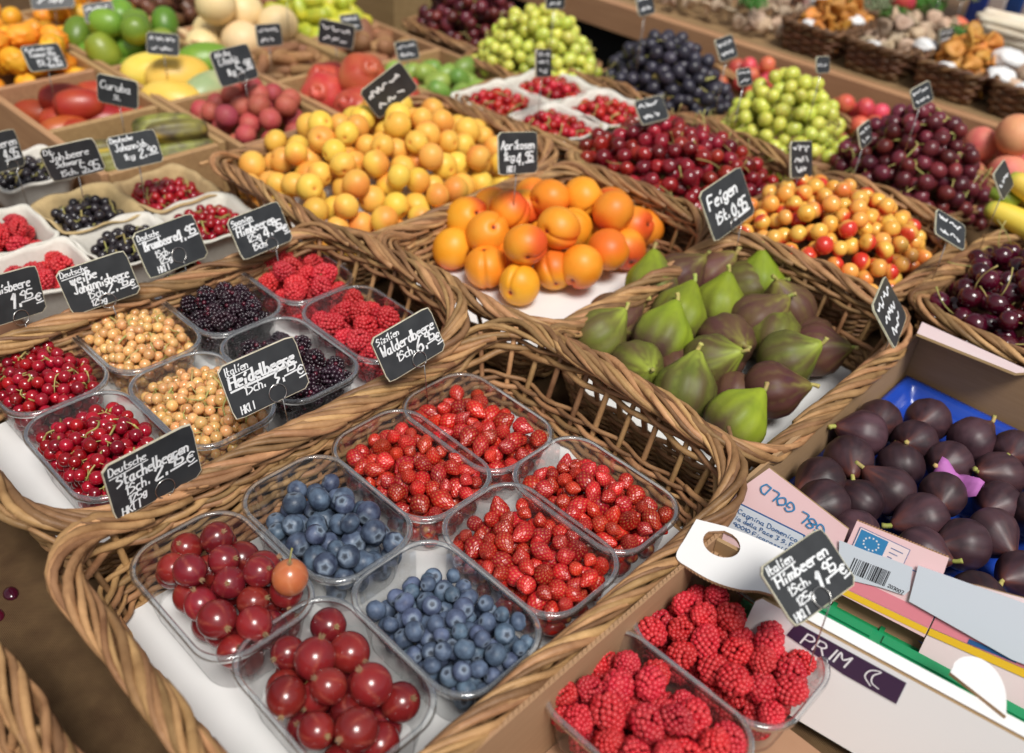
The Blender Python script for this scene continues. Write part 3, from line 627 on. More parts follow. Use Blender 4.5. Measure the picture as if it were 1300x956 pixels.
def sign(label, q, lines, ring=(.62, .12), stake=.07, scrib=0, corner=.0045, clip=False, seed=None, rot180=False, cream=True):
    """slate price plate; q = x, y, z, yaw, lean, roll, width. lines: (text, u, v, cap height, stroke width, underline)"""
    x, y, z, yaw, lean, roll, W = q; H = W * .69; rg = random.Random(label if seed is None else seed)
    wd = Vector((-math.sin(yaw), math.cos(yaw), 0)); n = Vector((math.cos(yaw), math.sin(yaw), 0)); u = Vector((0, 0, 1))
    u_2 = u * math.cos(lean) - n * math.sin(lean); X = wd * math.cos(roll) + u_2 * math.sin(roll); Y = u_2 * math.cos(roll) - wd * math.sin(roll); Z = X.cross(Y)
    M = Matrix((X, Y, Z)).transposed()
    p, nn, _ = rr_path(W / 2, H / 2, corner, 32); b = MB(); b.prism([tuple(t) for t in p], -.0011, .0008, 0, None, 1)
    # a thin pale bevel where the slate chips along its edge
    pi_, _, _ = rr_path(W / 2 - .0007, H / 2 - .0007, corner, 32); k = len(b.v)
    b.v += [(*t, .0010) for t in pi_] + [(*t, .0008) for t in p]; nP = len(p)
    for i in range(nP): j = (i + 1) % nP; b.f.append((k + i, k + nP + i, k + nP + j, k + j)); b.mi.append(1)
    b.f.append(tuple(range(k, k + nP))); b.mi.append(0)
    o = b.build('price_sign', ['slate', 'slate_edge'], None, False, (x, y, z), M); tag(o, label, 'price sign', 'slate price signs')
    V = []; F = []
    def put(st, w):
        v, f = ribbon(st, w, .0013); kk = len(V); V.extend(v); F.extend(tuple(i + kk for i in t) for t in f)
    for ln in lines:
        t, uu, vv, h, sw = ln[:5]; st, xe = text_strokes(t, 0, 0, h * H, rg=rg)
        allp = np.vstack(st); wmax = ln[6] * W if len(ln) > 6 and ln[6] else None
        sc = 1 if wmax is None else wmax / (allp[:, 0].max() - allp[:, 0].min())
        x_0 = (uu - .5) * W; y_0 = (vv - .5) * H; tl = ln[7] if len(ln) > 7 else .0
        st = [np.stack([x_0 + s[:, 0] * sc, y_0 + s[:, 1] + tl * s[:, 0] * sc], 1) for s in st]; put(st, sw * H * .72)
        if len(ln) > 5 and ln[5]:
            a = np.vstack(st); x0_, x1_ = a[:, 0].min(), a[:, 0].max(); put([np.array([(x0_, y_0 - .05 * H), ((x0_ + x1_) / 2, y_0 - .045 * H), (x1_ + .01 * W, y_0 - .035 * H)])], sw * H * .8)
    for r in range(scrib):          # writing too blurred to read: loose looping strokes
        yy = .5 - (r + .75) / (scrib + .4); xx = -.40 + .06 * r; pts_ = []
        while xx < .36 - .05 * r:
            pts_.append((xx * W, (yy + rg.uniform(-.06, .12)) * H)); xx += rg.uniform(.025, .06)
            if rg.random() < .16 and len(pts_) > 3: put([smooth_path(pts_, 3)], .05 * H); pts_ = []; xx += .04
        if len(pts_) > 2: put([smooth_path(pts_, 3)], .05 * H)
    if V: link('lettering', mesh('lettering', V, F, 'chalk', False), o)
    # wire holder: a ring clipped on the plate and a pin down to the fruit
    if ring:
        cxr, cyr = (ring[0] - .5) * W, (ring[1] - .5) * H; rr = .11 * W; c = MB()
        a = np.linspace(-1.2, 4.9, 26); c.tube([(cxr + rr * math.cos(t), cyr + rr * math.sin(t), .0022) for t in a], .00055, 6)
        Mi = M.inverted(); dn = Mi @ Vector((0, 0, -1)); s0 = Vector((cxr + rr * .3, cyr - rr * .95, .0022)); s1 = s0 + dn * stake + Vector((.006, 0, .0))
        c.tube([tuple(s0), tuple(s0.lerp(s1, .5)), tuple(s1)], .00055, 6)
        c.build('wire_holder', 'steel_wire', o, True)
    else:
        c = MB(); Mi = M.inverted(); dn = Mi @ Vector((0, 0, -1)); s0 = Vector((0, -H * .3, -.002)); c.tube([tuple(s0), tuple(s0 + dn * (stake + .02))], .0007, 5); c.build('wire_holder', 'steel_wire', o, True)
    return o
# ------------------------------------------------------------------ setting
b = MB(); b.box(-40, 40, -40, 40, -.92, -.85); o = b.build('ground', 'paving'); o['kind'] = 'structure'
# stall table under burlap
t = bpy.data.objects.new('market_table', None); COL.objects.link(t); t.location = (-1.1, .7, -.85); tag(t, 'long market table under brown burlap carrying the fruit baskets', 'table')
b = MB(); b.prism([(-3.0, -.6), (1.0, -.6), (1.0, 1.66), (-.98, 1.66), (-.98, 1.47), (-3.0, 1.47)], -.04, -.006); v = [(x + 1.1, y - .7, z + .85) for x, y, z in b.v]
link('tabletop', mesh('tabletop', v, b.f, 'wood_beam', False), t)
for lx, ly in ((-2.8, -.5), (.9, -.5), (.9, 1.55), (-2.8, 1.38)):
    b = MB(); b.box(lx + 1.06, lx + 1.14, ly - .74, ly - .66, 0, .81); b.build('leg', 'wood_beam', t)
# burlap: a soft wrinkled sheet
nx, ny = 150, 90; xs = np.linspace(-2.98, .98, nx); ys = np.linspace(-.58, 1.45, ny); X, Y = np.meshgrid(xs, ys, indexing='ij')
Zb = .0015 + .0022 * (np.sin(X * 31 + 2 * np.sin(Y * 17)) * np.sin(Y * 23 + 1.5 * np.sin(X * 11)) + .6 * np.sin(X * 9 + Y * 13))
V = np.stack([X, Y, Zb], -1).reshape(-1, 3); F = [(i * ny + j, (i + 1) * ny + j, (i + 1) * ny + j + 1, i * ny + j + 1) for i in range(nx - 1) for j in range(ny - 1)]
o = link('burlap_cloth', mesh('burlap_cloth', V, F, 'burlap')); tag(o, 'coarse brown burlap cloth covering the market table', 'cloth')
b = MB(); b.box(-.975, .98, 1.452, 1.655, -.004, .001); o = b.build('burlap_cloth', 'burlap'); tag(o, 'narrow burlap strip at the back edge of the table', 'cloth')

# ------------------------------------------------------------------ baskets
basket('wicker basket nearest the camera, holding gooseberries, blueberries and wild strawberries', -.580, -.252, .138, .628, seed=1, end=.118)
basket('wicker basket of currants, blackberries and raspberries left of the wild strawberries', -.880, -.586, .140, .600, seed=2, end=.120)
basket('wicker basket of large orange apricots on a white card', -.815, -.535, .640, 1.000, seed=3, end=.112)
basket('wicker basket heaped with small yellow apricots', -1.135, -.822, .606, 1.010, seed=4, end=.112)
basket('wicker basket of green and purple figs', -.530, -.264, .640, .990, seed=5, end=.120)
basket('wicker basket of shiny red cherries', -.838, -.568, 1.016, 1.295, seed=6, end=.105, detail=.8)
basket('wicker basket of yellow and red blush cherries', -.562, -.318, 1.012, 1.290, seed=7, end=.105, detail=.8)
basket('wicker basket of dark cherries at the right edge', -.298, .02, 1.030, 1.350, seed=8, end=.11)
basket('wicker basket of redcurrants in white paper punnets', -1.115, -.835, 1.045, 1.300, seed=9, end=.105, detail=.8)
basket('wicker tray under the paper punnets behind the price signs', -1.205, -.888, .215, .610, seed=10, side=.05, end=.055, near=False, far=False, detail=.9, flare=.008)
basket('wicker basket corner at the bottom left on bare burlap', -.560, -.250, -.42, .066, seed=12, end=.100)

# ------------------------------------------------------------------ liners
card('white card under the front basket punnets', -.552, -.276, .160, .605, .0245, r=.012)
card('white card under the currant and blackberry punnets', -.853, -.612, .166, .596, .0245, r=.012)
card('white card showing around the orange apricots', -.788, -.562, .668, .972, .032, r=.01)
card('white card under the green figs', -.504, -.289, .668, .962, .03, r=.01)
card('white card edge sticking out beside the yellow apricots', -1.108, -.850, .632, .985, .04, r=.01)

# ------------------------------------------------------------------ punnets and berries
LX, HXI, HYI = .140, .0675, .0455
def in_punnet(cx, cy): return rect_in(cx, cy, HXI, HYI, .80, .025), (cx - HXI, cx + HXI, cy - HYI, cy + HYI)
def tapered(cx, cy, zb):
    def f(x, y, z, r):
        t = np.clip((z - zb) / .052, -.3, 1.2); a = np.abs(x - cx) - (.0610 + .0075 * t - .022); b = np.abs(y - cy) - (.0390 + .0075 * t - .022)
        return np.hypot(np.maximum(a, 0), np.maximum(b, 0)) + np.minimum(np.maximum(a, b), 0) - .022 < -r * .93
    return f
def berries(seed, cx, cy, n, r0, r1, zc=.074, ze=.060, sx=.006, sy=0, depth=None):
    f, bb = in_punnet(cx, cy); return pile(seed, int(n * 1.9), r0, r1, f, bb, mound(cx, cy, HXI, HYI, zc + .010, ze + .012, sx + .003, sy, 3.6), depth, .0275, K=90, lim=tapered(cx, cy, .0275))
BB = [m_blueberry(s, .0100, 'blueberry') for s in range(4)]; BB2 = [m_blueberry(s + 7, .0078, 'blueberry_bloom') for s in range(4)]
GO = [m_goose(s, .0142) for s in range(4)]; GOP = m_goose(5, .0142, 'gooseberry_pale'); TUFT = m_tuft(.0142); GST = m_stem(.012, .0006, 'green_stem', .6)
RC = [m_currant(s, .0061, 'red_currant') for s in range(3)]; WC = [m_currant(s, .0056, 'white_currant') for s in range(3)]; BC = [m_currant(s, .0068, 'black_currant') for s in range(2)]
BK = [m_drupe('blackberry', s, .0105, 'blackberry', 58, 1.2, 1, False) for s in range(4)]
RBS = .0112; RB = [m_drupe('raspberry', s + 20, .0128, 'raspberry', 92, 1.28, 2) for s in range(4)]
SB = [m_strawb(s, .0092) for s in range(6)]
def goose_kids(o):
    link('calyx', TUFT, o, (0, 0, .0146))
    if RG.random() < .4: link('stalk', GST, o, (0, 0, -.0145), (math.pi, 0, RG.uniform(0, 6)))
C1, C2 = -.490, -.344
punnet('clear punnet of dark red gooseberries under the Stachelbeeren sign', C1 + .003, .229)
scatter(berries(1, C1 + .003, .229, 70, .0122, .0150, .090, .076, .003, .002), GO, 'gooseberry', 'dark red gooseberry in the punnet under the Stachelbeeren sign', 'gooseberry', 'gooseberries in the upper punnet', .0142, lambda: up_rot(75, (.5, -.2, .7)), goose_kids)
o = link('gooseberry', GOP, None, (C1 + .050, .262, .098), up_rot(20, (-.2, .3, 1)), 1.0); tag(o, 'pale orange gooseberry at the blueberry end of the dark gooseberries', 'gooseberry'); link('calyx', TUFT, o, (0, 0, .0146)); link('stalk', GST, o, (0, 0, .0146))
punnet('clear punnet of large dark blueberries beside the gooseberries', C1, .333)
scatter(berries(2, C1, .333, 84, .0086, .0116, .080, .058, .010, 0), BB, 'blueberry', 'large dark blueberry in the punnet above the bloomy blueberries', 'blueberry', 'large dark blueberries', .0100, lambda: up_rot(85, (.4, -.1, 1)))
punnet('clear punnet of wild strawberries between blueberries and the back punnet', C1 - .003, .431)
punnet('clear punnet of wild strawberries farthest back, under the Walderdbeere sign', C1 - .006, .519)
punnet('clear punnet of dark gooseberries cut by the bottom edge', C2 - .010, .238)
scatter(berries(3, C2 - .010, .238, 52, .0125, .0160, .084, .068, .004, 0), GO, 'gooseberry', 'dark red gooseberry in the nearest punnet at the bottom edge', 'gooseberry', 'gooseberries in the nearest punnet', .0142, lambda: up_rot(75, (.5, -.2, .7)), goose_kids)
punnet('clear punnet of small bloomy blueberries at the bottom centre', C2, .338)
scatter(berries(4, C2, .338, 150, .0062, .0088, .078, .058, .012, 0), BB2, 'blueberry', 'small pale-bloomed blueberry in the bottom centre punnet', 'blueberry', 'small bloomy blueberries', .0078, lambda: up_rot(85, (.4, -.1, 1)))
punnet('clear punnet of wild strawberries beside the small blueberries', C2 - .004, .438)
punnet('clear punnet of wild strawberries at the right end of the front basket', C2 - .009, .530)
LOW = []
for sd_, cx, cy, lab in ((5, C1 - .003, .431, 'wild strawberry in the punnet above the large blueberries'), (6, C1 - .006, .519, 'wild strawberry in the punnet under the Walderdbeere sign'),
                         (7, C2 - .004, .438, 'wild strawberry in the punnet beside the small blueberries'), (8, C2 - .009, .530, 'wild strawberry in the punnet at the basket right end')):
    P = berries(sd_, cx, cy, 150, .0058, .0100, .076, .060, .004, 0); P = P[np.argsort(-(P[:, 2] + P[:, 3]))]; LOW += list(P[72:])
    scatter(P[:72], SB, 'wild_strawberry', lab, 'wild strawberry', lab.replace('wild strawberry', 'wild strawberries'), .0092, lambda: up_rot(80, (.6, -.2, .5)))
lm = [m_strawb(s, .0092, sub=3) for s in range(4)]; LV = []; LF = []; LM = []
for i, (x, y, z, r) in enumerate(LOW):
    me = lm[i % 4]; co = np.array([q.co[:] for q in me.vertices]); M3 = np.array(rrot().to_matrix()); k = sum(len(q) for q in LV)
    LV.append(co @ M3.T * (r / .0092) + (x, y, z)); LF += [tuple(j + k for j in f.vertices) for f in me.polygons]; LM.append(np.array([q.value for q in me.attributes['mask'].data]))
o = link('wild_strawberries', mesh('wild_strawberries', np.vstack(LV), LF, 'strawberry', mask=np.concatenate(LM))); tag(o, 'lower layers of wild strawberries seen through the sides of their clear punnets', 'wild strawberries', None, 'stuff')
W1, W2 = -.845, -.699
punnet('clear punnet of red currants on the left edge of the photo', W1, .240)
clusters(berries(11, W1, .240, 230, .0056, .0068, .080, .062, .004), 12, RC, 'red_currant_cluster', 'currant', 'red currant cluster in the punnet at the left edge', 'red currant', 'red currant clusters at the left edge', .0061)
punnet('clear punnet of red currants left of the Stachelbeeren sign', W2, .236)
clusters(berries(12, W2, .236, 240, .0056, .0070, .084, .062, .004), 12, RC, 'red_currant_cluster', 'currant', 'red currant cluster in the punnet behind the Stachelbeeren sign', 'red currant', 'red currant clusters behind the Stachelbeeren sign', .0061)
punnet('clear punnet of white currants under the weiße Johannisbeere sign', W1, .343)
clusters(berries(13, W1, .343, 290, .0050, .0062, .082, .062, .004), 14, WC, 'white_currant_cluster', 'currant', 'white currant cluster in the punnet under its weiße Johannisbeere sign', 'white currant', 'white currant clusters in the back punnet', .0056)
punnet('clear punnet of white currants behind the Heidelbeere sign', W2, .338)
clusters(berries(14, W2, .338, 290, .0050, .0062, .080, .062, .004), 14, WC, 'white_currant_cluster', 'currant', 'white currant cluster in the punnet behind the Heidelbeere sign', 'white currant', 'white currant clusters behind the Heidelbeere sign', .0056)
punnet('clear punnet of blackberries above the Heidelbeere sign, farther back', W1, .445)
punnet('clear punnet of blackberries behind the right end of the Heidelbeere sign', W2, .440)
for sd_, cx, cy, lab in ((15, W1, .445, 'blackberry in the punnet farther back next to white currants'), (16, W2, .440, 'blackberry in the punnet partly behind the Heidelbeere sign')):
    scatter(berries(sd_, cx, cy, 95, .0088, .0112, .080, .062, .004), BK, 'blackberry', lab, 'blackberry', lab.replace('blackberry', 'blackberries'), .0105, lambda: up_rot(80, (.4, 0, .5)))
punnet('clear punnet of raspberries under the Himbeeren Spanien sign', W1, .546)
punnet('clear punnet of raspberries left of the Walderdbeere sign', W2, .544)
for sd_, cx, cy, lab in ((17, W1, .546, 'raspberry in the back punnet under the Spanien Himbeeren sign'), (18, W2, .544, 'raspberry in the punnet beside the Walderdbeere sign')):
    scatter(berries(sd_, cx, cy, 46, .0115, .0140, .084, .064, .004), RB, 'raspberry', lab, 'raspberry', lab.replace('raspberry', 'raspberries'), .0128, lambda: up_rot(70, (.5, -.2, .5)))

# ------------------------------------------------------------------ paper punnets behind
def tub_fill(cx, cy): return rect_in(cx, cy, .046, .041, .75, .02), (cx - .046, cx + .046, cy - .041, cy + .041)
TUBS = [(-1.035, .328, 'paper_pulp', 'rasp', 'white paper punnet of raspberries behind the left price sign'), (-1.150, .328, 'paper_pulp', 'rasp', 'white paper punnet of raspberries cut by the left edge'),
        (-1.038, .437, 'paper_pulp', 'black', 'white paper punnet of blackcurrants in front of the brown one'), (-1.146, .437, 'kraft_pulp', 'black', 'brown paper punnet of blackcurrants behind the white one'),
        (-1.028, .545, 'paper_pulp', 'red', 'white paper punnet of red currants near the yellow apricots'), (-1.137, .545, 'kraft_pulp', 'red', 'brown paper punnet of red currants against the wooden crate'),
        (-1.305, .425, 'paper_pulp', 'black', 'paper punnet of dark berries at the far left')]
for i, (cx, cy, mt_, kind, lab) in enumerate(TUBS):
    pulp_tub(lab, cx, cy, mt_, seed=i, rz=RG.uniform(-.03, .03)); f, bb = tub_fill(cx, cy); tp = mound(cx, cy, .046, .040, .084, .070, .004, 0, 3)
    where = lab.replace('paper punnet of ', 'punnet ') 
    if kind == 'rasp': scatter(pile(30 + i, 50, .0105, .0130, f, bb, tp, None, .026), RB, 'raspberry', 'raspberry in the ' + lab.split(' of raspberries ')[0] + ' ' + lab.split(' of raspberries ')[1], 'raspberry', 'raspberries in the ' + lab, .0128)
    else:
        nm = 'black' if kind == 'black' else 'red'
        word = lab.split(' of ')[1].split(' ')[0]
        loc_ = lab.split(' of ')[0] + ' ' + (lab.split('blackcurrants ')[1] if 'blackcurrants' in lab else lab.split('red currants ')[1] if 'red currants' in lab else lab.split('dark berries ')[1])
        clusters(pile(30 + i, 150, .0058, .0072, f, bb, tp, None, .026), 10, BC if kind == 'black' else RC, nm + '_currant_cluster', 'currant', f'{nm} currant cluster in the {loc_}', nm + ' currant', f'{nm} currant clusters in the {loc_}', .0068 if kind == 'black' else .0061)

# ------------------------------------------------------------------ orange apricots, figs
AP = [m_apricot(s, .029, 'apricot') for s in range(7)]
APR = [(-.797, .791, .088), (-.800, .840, .088), (-.752, .784, .088), (-.783, .752, .062), (-.722, .754, .062), (-.768, .872, .088), (-.737, .885, .113), (-.676, .774, .108), (-.673, .831, .113), (-.713, .925, .112), (-.660, .925, .112),
       (-.650, .992, .070), (-.652, .968, .080), (-.630, .885, .082), (-.630, .832, .076), (-.660, .815, .064), (-.665, .757, .062), (-.719, .800, .062), (-.690, .880, .088), (-.762, .835, .100), (-.785, .905, .088), (-.700, .975, .085), (-.745, .955, .082), (-.72, .86, .064), (-.68, .93, .064), (-.76, .90, .062), (-.635, .93, .064)]
for i, (x, y, z) in enumerate(APR):
    o = link('apricot', AP[i % 7], None, (x, y, z), up_rot(75, (.7, -.4, .4)), RG.uniform(.92, 1.06)); tag(o, 'large orange apricot with a red blush heaped on white card', 'apricot', 'large orange apricots')
YA = [m_apricot(s + 40, .0185, 'yellow_apricot', .035) for s in range(7)]
f = rect_in(-.985, .815, .150, .200, .55, .07); P = pile(51, 300, .0165, .0205, f, (-1.13, -.84, .62, 1.0), mound(-1.002, .806, .150, .190, .160, .098, -.004, .008, 2.6), .066, .030, K=90)
scatter(P, YA, 'yellow_apricot', 'small yellow apricot in the heaped wicker basket', 'apricot', 'small yellow apricots', .0185)
FG = {k: [m_fig(s, .0315, n, 1.14) for s in (i, i + 1, i + 2)] for i, (k, n) in enumerate((('g', 'green_fig'), ('p', 'purple_fig'), ('m', 'mottled_fig')))}
FST = m_stem(.010, .0024, 'fig_stem', .3, 1.15)
GREEN = [(-0.525, 0.795, 'p', .012, .045), (-0.533, 0.883, 'g', -.012, .012), (-0.523, 0.919, 'p', .01, .02), (-0.507, 0.965, 'p', .02, .015), (-0.505, 0.741, 'm', .012, .04), (-0.467, 0.845, 'g', 0, .025),
         (-0.452, 0.911, 'g', -.005, .014), (-0.458, 0.975, 'm', .03, .025), (-0.452, 0.792, 'g', -.005, .028), (-0.445, 0.738, 'm', .045, -.02), (-0.406, 0.855, 'p', .04, -.035), (-0.392, 0.800, 'm', .03, .0),
         (-0.382, 0.740, 'm', -.012, .02), (-0.315, 0.735, 'g', .012, .035), (-0.319, 0.808, 'p', .035, .03), (-0.373, 0.908, 'm', -.012, .03), (-0.392, 0.970, 'p', -.01, -.005), (-0.445, 0.99, 'g', -.004, .01),
         (-0.328, 0.928, 'p', .03, .008), (-0.402, 0.915, 'p', .01, .012), (-0.337, 0.868, 'm', .03, .018)]
def put_fig(x, y, z, d, me, lab, grp, sc=1.0):
    o = link('fig', me, None, (x, y, z), (Vector(d).normalized().to_track_quat('Z', 'Y').to_matrix() @ Matrix.Rotation(RG.uniform(0, 6.28), 3, 'Z')), sc); tag(o, lab, 'fig', grp)
    s = link('stem', FST, o, (.0065, 0, me.get('tip', .0405)), (0, .3, RG.uniform(0, .1))); return o
for i, (x, y, k, dx, dy) in enumerate(GREEN):
    x -= .012; y -= .012
    lab, grp = {'g': ('bright green fig standing out among purple ones', 'bright green figs'), 'p': ('dull purple fig in the basket of green figs', 'purple figs in the green fig basket'), 'm': ('brownish green mottled fig in the wicker basket', 'mottled figs')}[k]
    put_fig(x, y, .066 + .004 * (i % 3), (dx, dy, .024), FG[k][i % 3], lab, grp, RG.uniform(.98, 1.12))
for i, (x, y) in enumerate([(-.49, .80), (-.47, .89), (-.43, .93), (-.41, .83), (-.36, .78), (-.36, .95), (-.43, .77)]):
    put_fig(x, y, .055, (RG.uniform(-1, 1), RG.uniform(-1, 1), .1), FG['p'][i % 3], 'dull purple fig in the basket of green figs', 'purple figs in the green fig basket', .9)

# ------------------------------------------------------------------ cherries
CH = [m_cherry(s, .0120, 'red_cherry') for s in range(4)]; BCH = [m_cherry(s, .0140, 'black_cherry') for s in range(4)]; RCH = [m_cherry(s, .0116, 'blush_cherry') for s in range(8)]
CST = [m_stem(.036, .0007, 'green_stem', .5, 1.8, s) for s in range(4)]
def ch_kid(p):
    def f(o):
        if RG.random() < p: link('stem', RG.choice(CST), o, (0, 0, .0105), (RG.uniform(-.3, .3), RG.uniform(-.3, .3), RG.uniform(0, 6)))
    return f
f = rect_in(-.712, 1.150, .132, .128, .5, .06); P = pile(61, 300, .0105, .0130, f, (-.84, -.575, 1.02, 1.28), mound(-.720, 1.142, .135, .130, .150, .104, -.006, 0, 2.6), .044, .04, K=90)
scatter(P, CH, 'cherry', 'glossy red cherry in the basket behind the orange apricots', 'cherry', 'glossy red cherries', .0120, lambda: up_rot(90, (.3, -.3, .8)), ch_kid(.3))
f = rect_in(-.448, 1.148, .116, .122, .5, .06); P = pile(62, 300, .0105, .0125, f, (-.565, -.33, 1.02, 1.27), mound(-.458, 1.140, .120, .125, .158, .102, 0, 0, 2.6), .042, .04, K=90)
scatter(P, RCH, 'blush_cherry', 'yellow cherry blushed red in the basket behind the figs', 'cherry', 'yellow and red blush cherries', .0116)
f = rect_in(-.145, 1.185, .150, .150, .5, .06); P = pile(63, 300, .0125, .0150, f, (-.29, .0, 1.04, 1.34), mound(-.15, 1.185, .15, .15, .150, .098, 0, 0, 2.6), .05, .03, K=90)
scatter(P, BCH, 'dark_cherry', 'almost black cherry with green stem at the right edge', 'cherry', 'dark cherries at the right', .0140, lambda: up_rot(85, (.1, -.1, 1)), ch_kid(.55))

# ------------------------------------------------------------------ redcurrants in white paper punnets (far)
for i, (cx, cy) in enumerate(((-1.045, 1.100), (-.920, 1.100), (-1.040, 1.220), (-.912, 1.220))):
    lab = ['far left', 'near left', 'far right', 'near right'][i]
    pulp_tub(f'white paper punnet of bright red currants, {lab} of the four in one basket', cx, cy, 'paper_pulp', L=.125, W=.118, H=.058, z=.05, seed=i + 50, group='four white punnets in one basket')
    f = rect_in(cx, cy, .053, .050, .7, .02); P = pile(70 + i, 130, .0072, .0092, f, (cx - .053, cx + .053, cy - .05, cy + .05), mound(cx, cy, .05, .046, .118, .102, 0, 0, 3), .03, .06, K=80)
    clusters(P, 9, [m_plain('currant', 3, .0095, 'red_fruit', 2)] if i < 0 else CURF if i else (CURF := [m_plain('currant', s, .0082, 'bright_currant', 2) for s in range(2)]), 'red_currant_cluster', 'currant', f'bright red currant cluster in the {lab} white punnet of four', 'red currant', f'bright red currants in the {lab} white punnet', .0082, rstem=.0009)
# ------------------------------------------------------------------ grapes and peaches at the far side
def grape_heap(seed, n, cx, cy, hx, hy, zc, ze, r0, r1, mt, size, label, group, name, depth=.06, sx=0, sy=0, p=2.0):
    f = rect_in(cx, cy, hx, hy, .4, min(hx, hy) * .6); rm = (r0 + r1) / 2
    P = pile(seed, n, r0, r1, f, (cx - hx, cx + hx, cy - hy, cy + hy), mound(cx, cy, hx, hy, zc, ze, sx, sy, p), depth, .03, K=60)
    ms = [m_plain('grape', s, rm, mt, 2, 1, 1.18) for s in range(3)]
    clusters(P, size, ms, name, 'grape', label, 'grapes', group, rm, rstem=.0011, lift=.1, rot=lambda: up_rot(80))
gb = dict(side=.075, end=.085, detail=.6, flare=.02)
basket('wicker basket of pale green grapes behind the red cherries', -.800, -.575, 1.330, 1.560, seed=21, **gb)
grape_heap(81, 280, -.690, 1.420, .110, .100, .195, .085, .0108, .0130, 'green_grape', 30, 'pale green grape bunch heaped behind the red cherries', 'pale green grapes behind the cherries', 'green_grape_bunch')
basket('wicker basket of dull red grapes behind the blush cherries', -.600, -.365, 1.320, 1.530, seed=22, **gb)
grape_heap(82, 360, -.470, 1.418, .120, .110, .205, .090, .0105, .0128, 'red_grape', 34, 'dull red grape bunch heaped behind the blush cherries', 'dull red grapes at the right', 'red_grape_bunch')
basket('wicker basket of blue black grapes behind the redcurrant punnets', -1.075, -.815, 1.320, 1.600, seed=23, **gb)
grape_heap(83, 340, -.935, 1.415, .135, .110, .190, .085, .0105, .0130, 'black_grape', 36, 'blue black grape bunch heaped in a far basket', 'blue black grapes', 'black_grape_bunch')
basket('wicker basket of green grapes behind the small limes crate', -1.300, -1.080, 1.235, 1.430, seed=24, **gb)
grape_heap(84, 300, -1.165, 1.325, .130, .095, .200, .095, .0105, .0130, 'green_grape', 32, 'light green grape bunch in the far basket left of the black grapes', 'light green grapes far back', 'green_grape_bunch')
grape_heap(85, 260, -1.405, 1.375, .115, .085, .215, .100, .0110, .0135, 'red_grape', 34, 'dark red grape bunch at the far end of the table', 'dark red grapes at the top of the photo', 'red_grape_bunch')
basket('wicker basket of dark red grapes at the far end of the table', -1.530, -1.305, 1.280, 1.460, seed=25, **gb)
PC = [m_apricot(s + 60, .033, 'peach', .03) for s in range(3)]; RF = [m_apricot(s + 70, .026, 'red_fruit', .03) for s in range(3)]
basket('wicker basket of pale pink peaches beside the bananas', -.470, -.270, 1.540, 1.655, seed=26, rad=.04, **gb)
for i, q in enumerate(pile(86, 30, .028, .033, rect_in(-.370, 1.597, .09, .048, .3, .03), (-.46, -.28, 1.55, 1.645), mound(-.37, 1.597, .09, .05, .175, .12), .09, .03)):
    o = link('peach', PC[i % 3], None, q[:3], rrot(), q[3] / .033); tag(o, 'pale pink peach in the far right basket', 'peach', 'pale pink peaches far right')
for sd_, cx, cy, hx, hy, me, lab, n in ((87, -.650, 1.600, .085, .045, 'a', 'red pink plum behind the pale green grapes', 40), (88, -.860, 1.610, .080, .040, 'b', 'red fruit behind the black grapes near the far table', 40)):
    for i, q in enumerate(pile(sd_, n, .016, .020, rect_in(cx, cy, hx, hy, .4, .02), (cx - hx, cx + hx, cy - hy, cy + hy), mound(cx, cy, hx, hy, .13, .09), .06, .01)):
        o = link('plum' if me == 'a' else 'red_fruit', RF[i % 3], None, q[:3], rrot(), q[3] / .0265); tag(o, lab, 'fruit', lab + ' group')
for i, q in enumerate(pile(89, 26, .021, .026, rect_in(-1.09, 1.545, .085, .05, .4, .02), (-1.175, -1.005, 1.40, 1.47), mound(-1.09, 1.44, .085, .05, .15, .1), .06, .02)): 
    o = link('nectarine', RF[i % 3], None, q[:3], rrot(), q[3] / .026); tag(o, 'small red nectarine between the green and black grapes', 'nectarine', 'small red nectarines far back')
# bananas
bt = bpy.data.objects.new('banana_bunch', None); COL.objects.link(bt); bt.location = (-.310, 1.352, .110); tag(bt, 'yellow banana bunch lying behind the dark cherries', 'bananas')
BN = m_capsule('banana', 1, .019, 4.6, 'banana', .22, .45, 0, 4, lambda v, s: sstep(.80, 1.0, np.abs(v[:, 2])))
for i in range(4):
    link('banana', BN, bt, (.07 + .006 * i, -.018 + .022 * i, .030 * (i % 2) + .004 * i), (R_(100 + 6 * i), R_(12 * (i - 1)), R_(86 + 5 * i)))
b = MB(); b.tube([(-.022, 0, .03), (-.005, .004, .03), (.012, .01, .022)], [.008, .011, .014], 8); b.build('stalk', 'lime', bt, True)

# ------------------------------------------------------------------ wooden crates with compartments
def crate(label, y0, y1, xs, z0=.0, z1=.085, th=.011):
    r = bpy.data.objects.new('wooden_crate', None); COL.objects.link(r); r.location = ((xs[0] + xs[-1]) / 2, (y0 + y1) / 2, z0); tag(r, label, 'crate', 'wooden crates with compartments')
    ox, oy = r.location.x, r.location.y
    def board(x0, x1, a, c, za, zb):
        q = MB(); e = .0012; q.box(x0 - ox, x1 - ox, a - oy, c - oy, za, zb); o = q.build('board', 'wood', r)
        bv = o.modifiers.new('bevel', 'BEVEL'); bv.width = .0015; bv.segments = 1
    for yy in (y0, y1 - th): board(xs[-1], xs[0], yy, yy + th, .001, z1 + RG.uniform(-.002, .002))
    for i, x in enumerate(xs): board(x - th if i == 0 else x, x if i == 0 else x + th, y0 + th + .0006, y1 - th - .0006, .001, z1 + RG.uniform(-.004, .002))
    n = 4; wb = (y1 - y0 - 2 * th) / n
    for k in range(n): board(xs[-1] + th + .001, xs[0] - th - .001, y0 + th + k * wb + .001, y0 + th + (k + 1) * wb - .001, .003, .009)
    return r
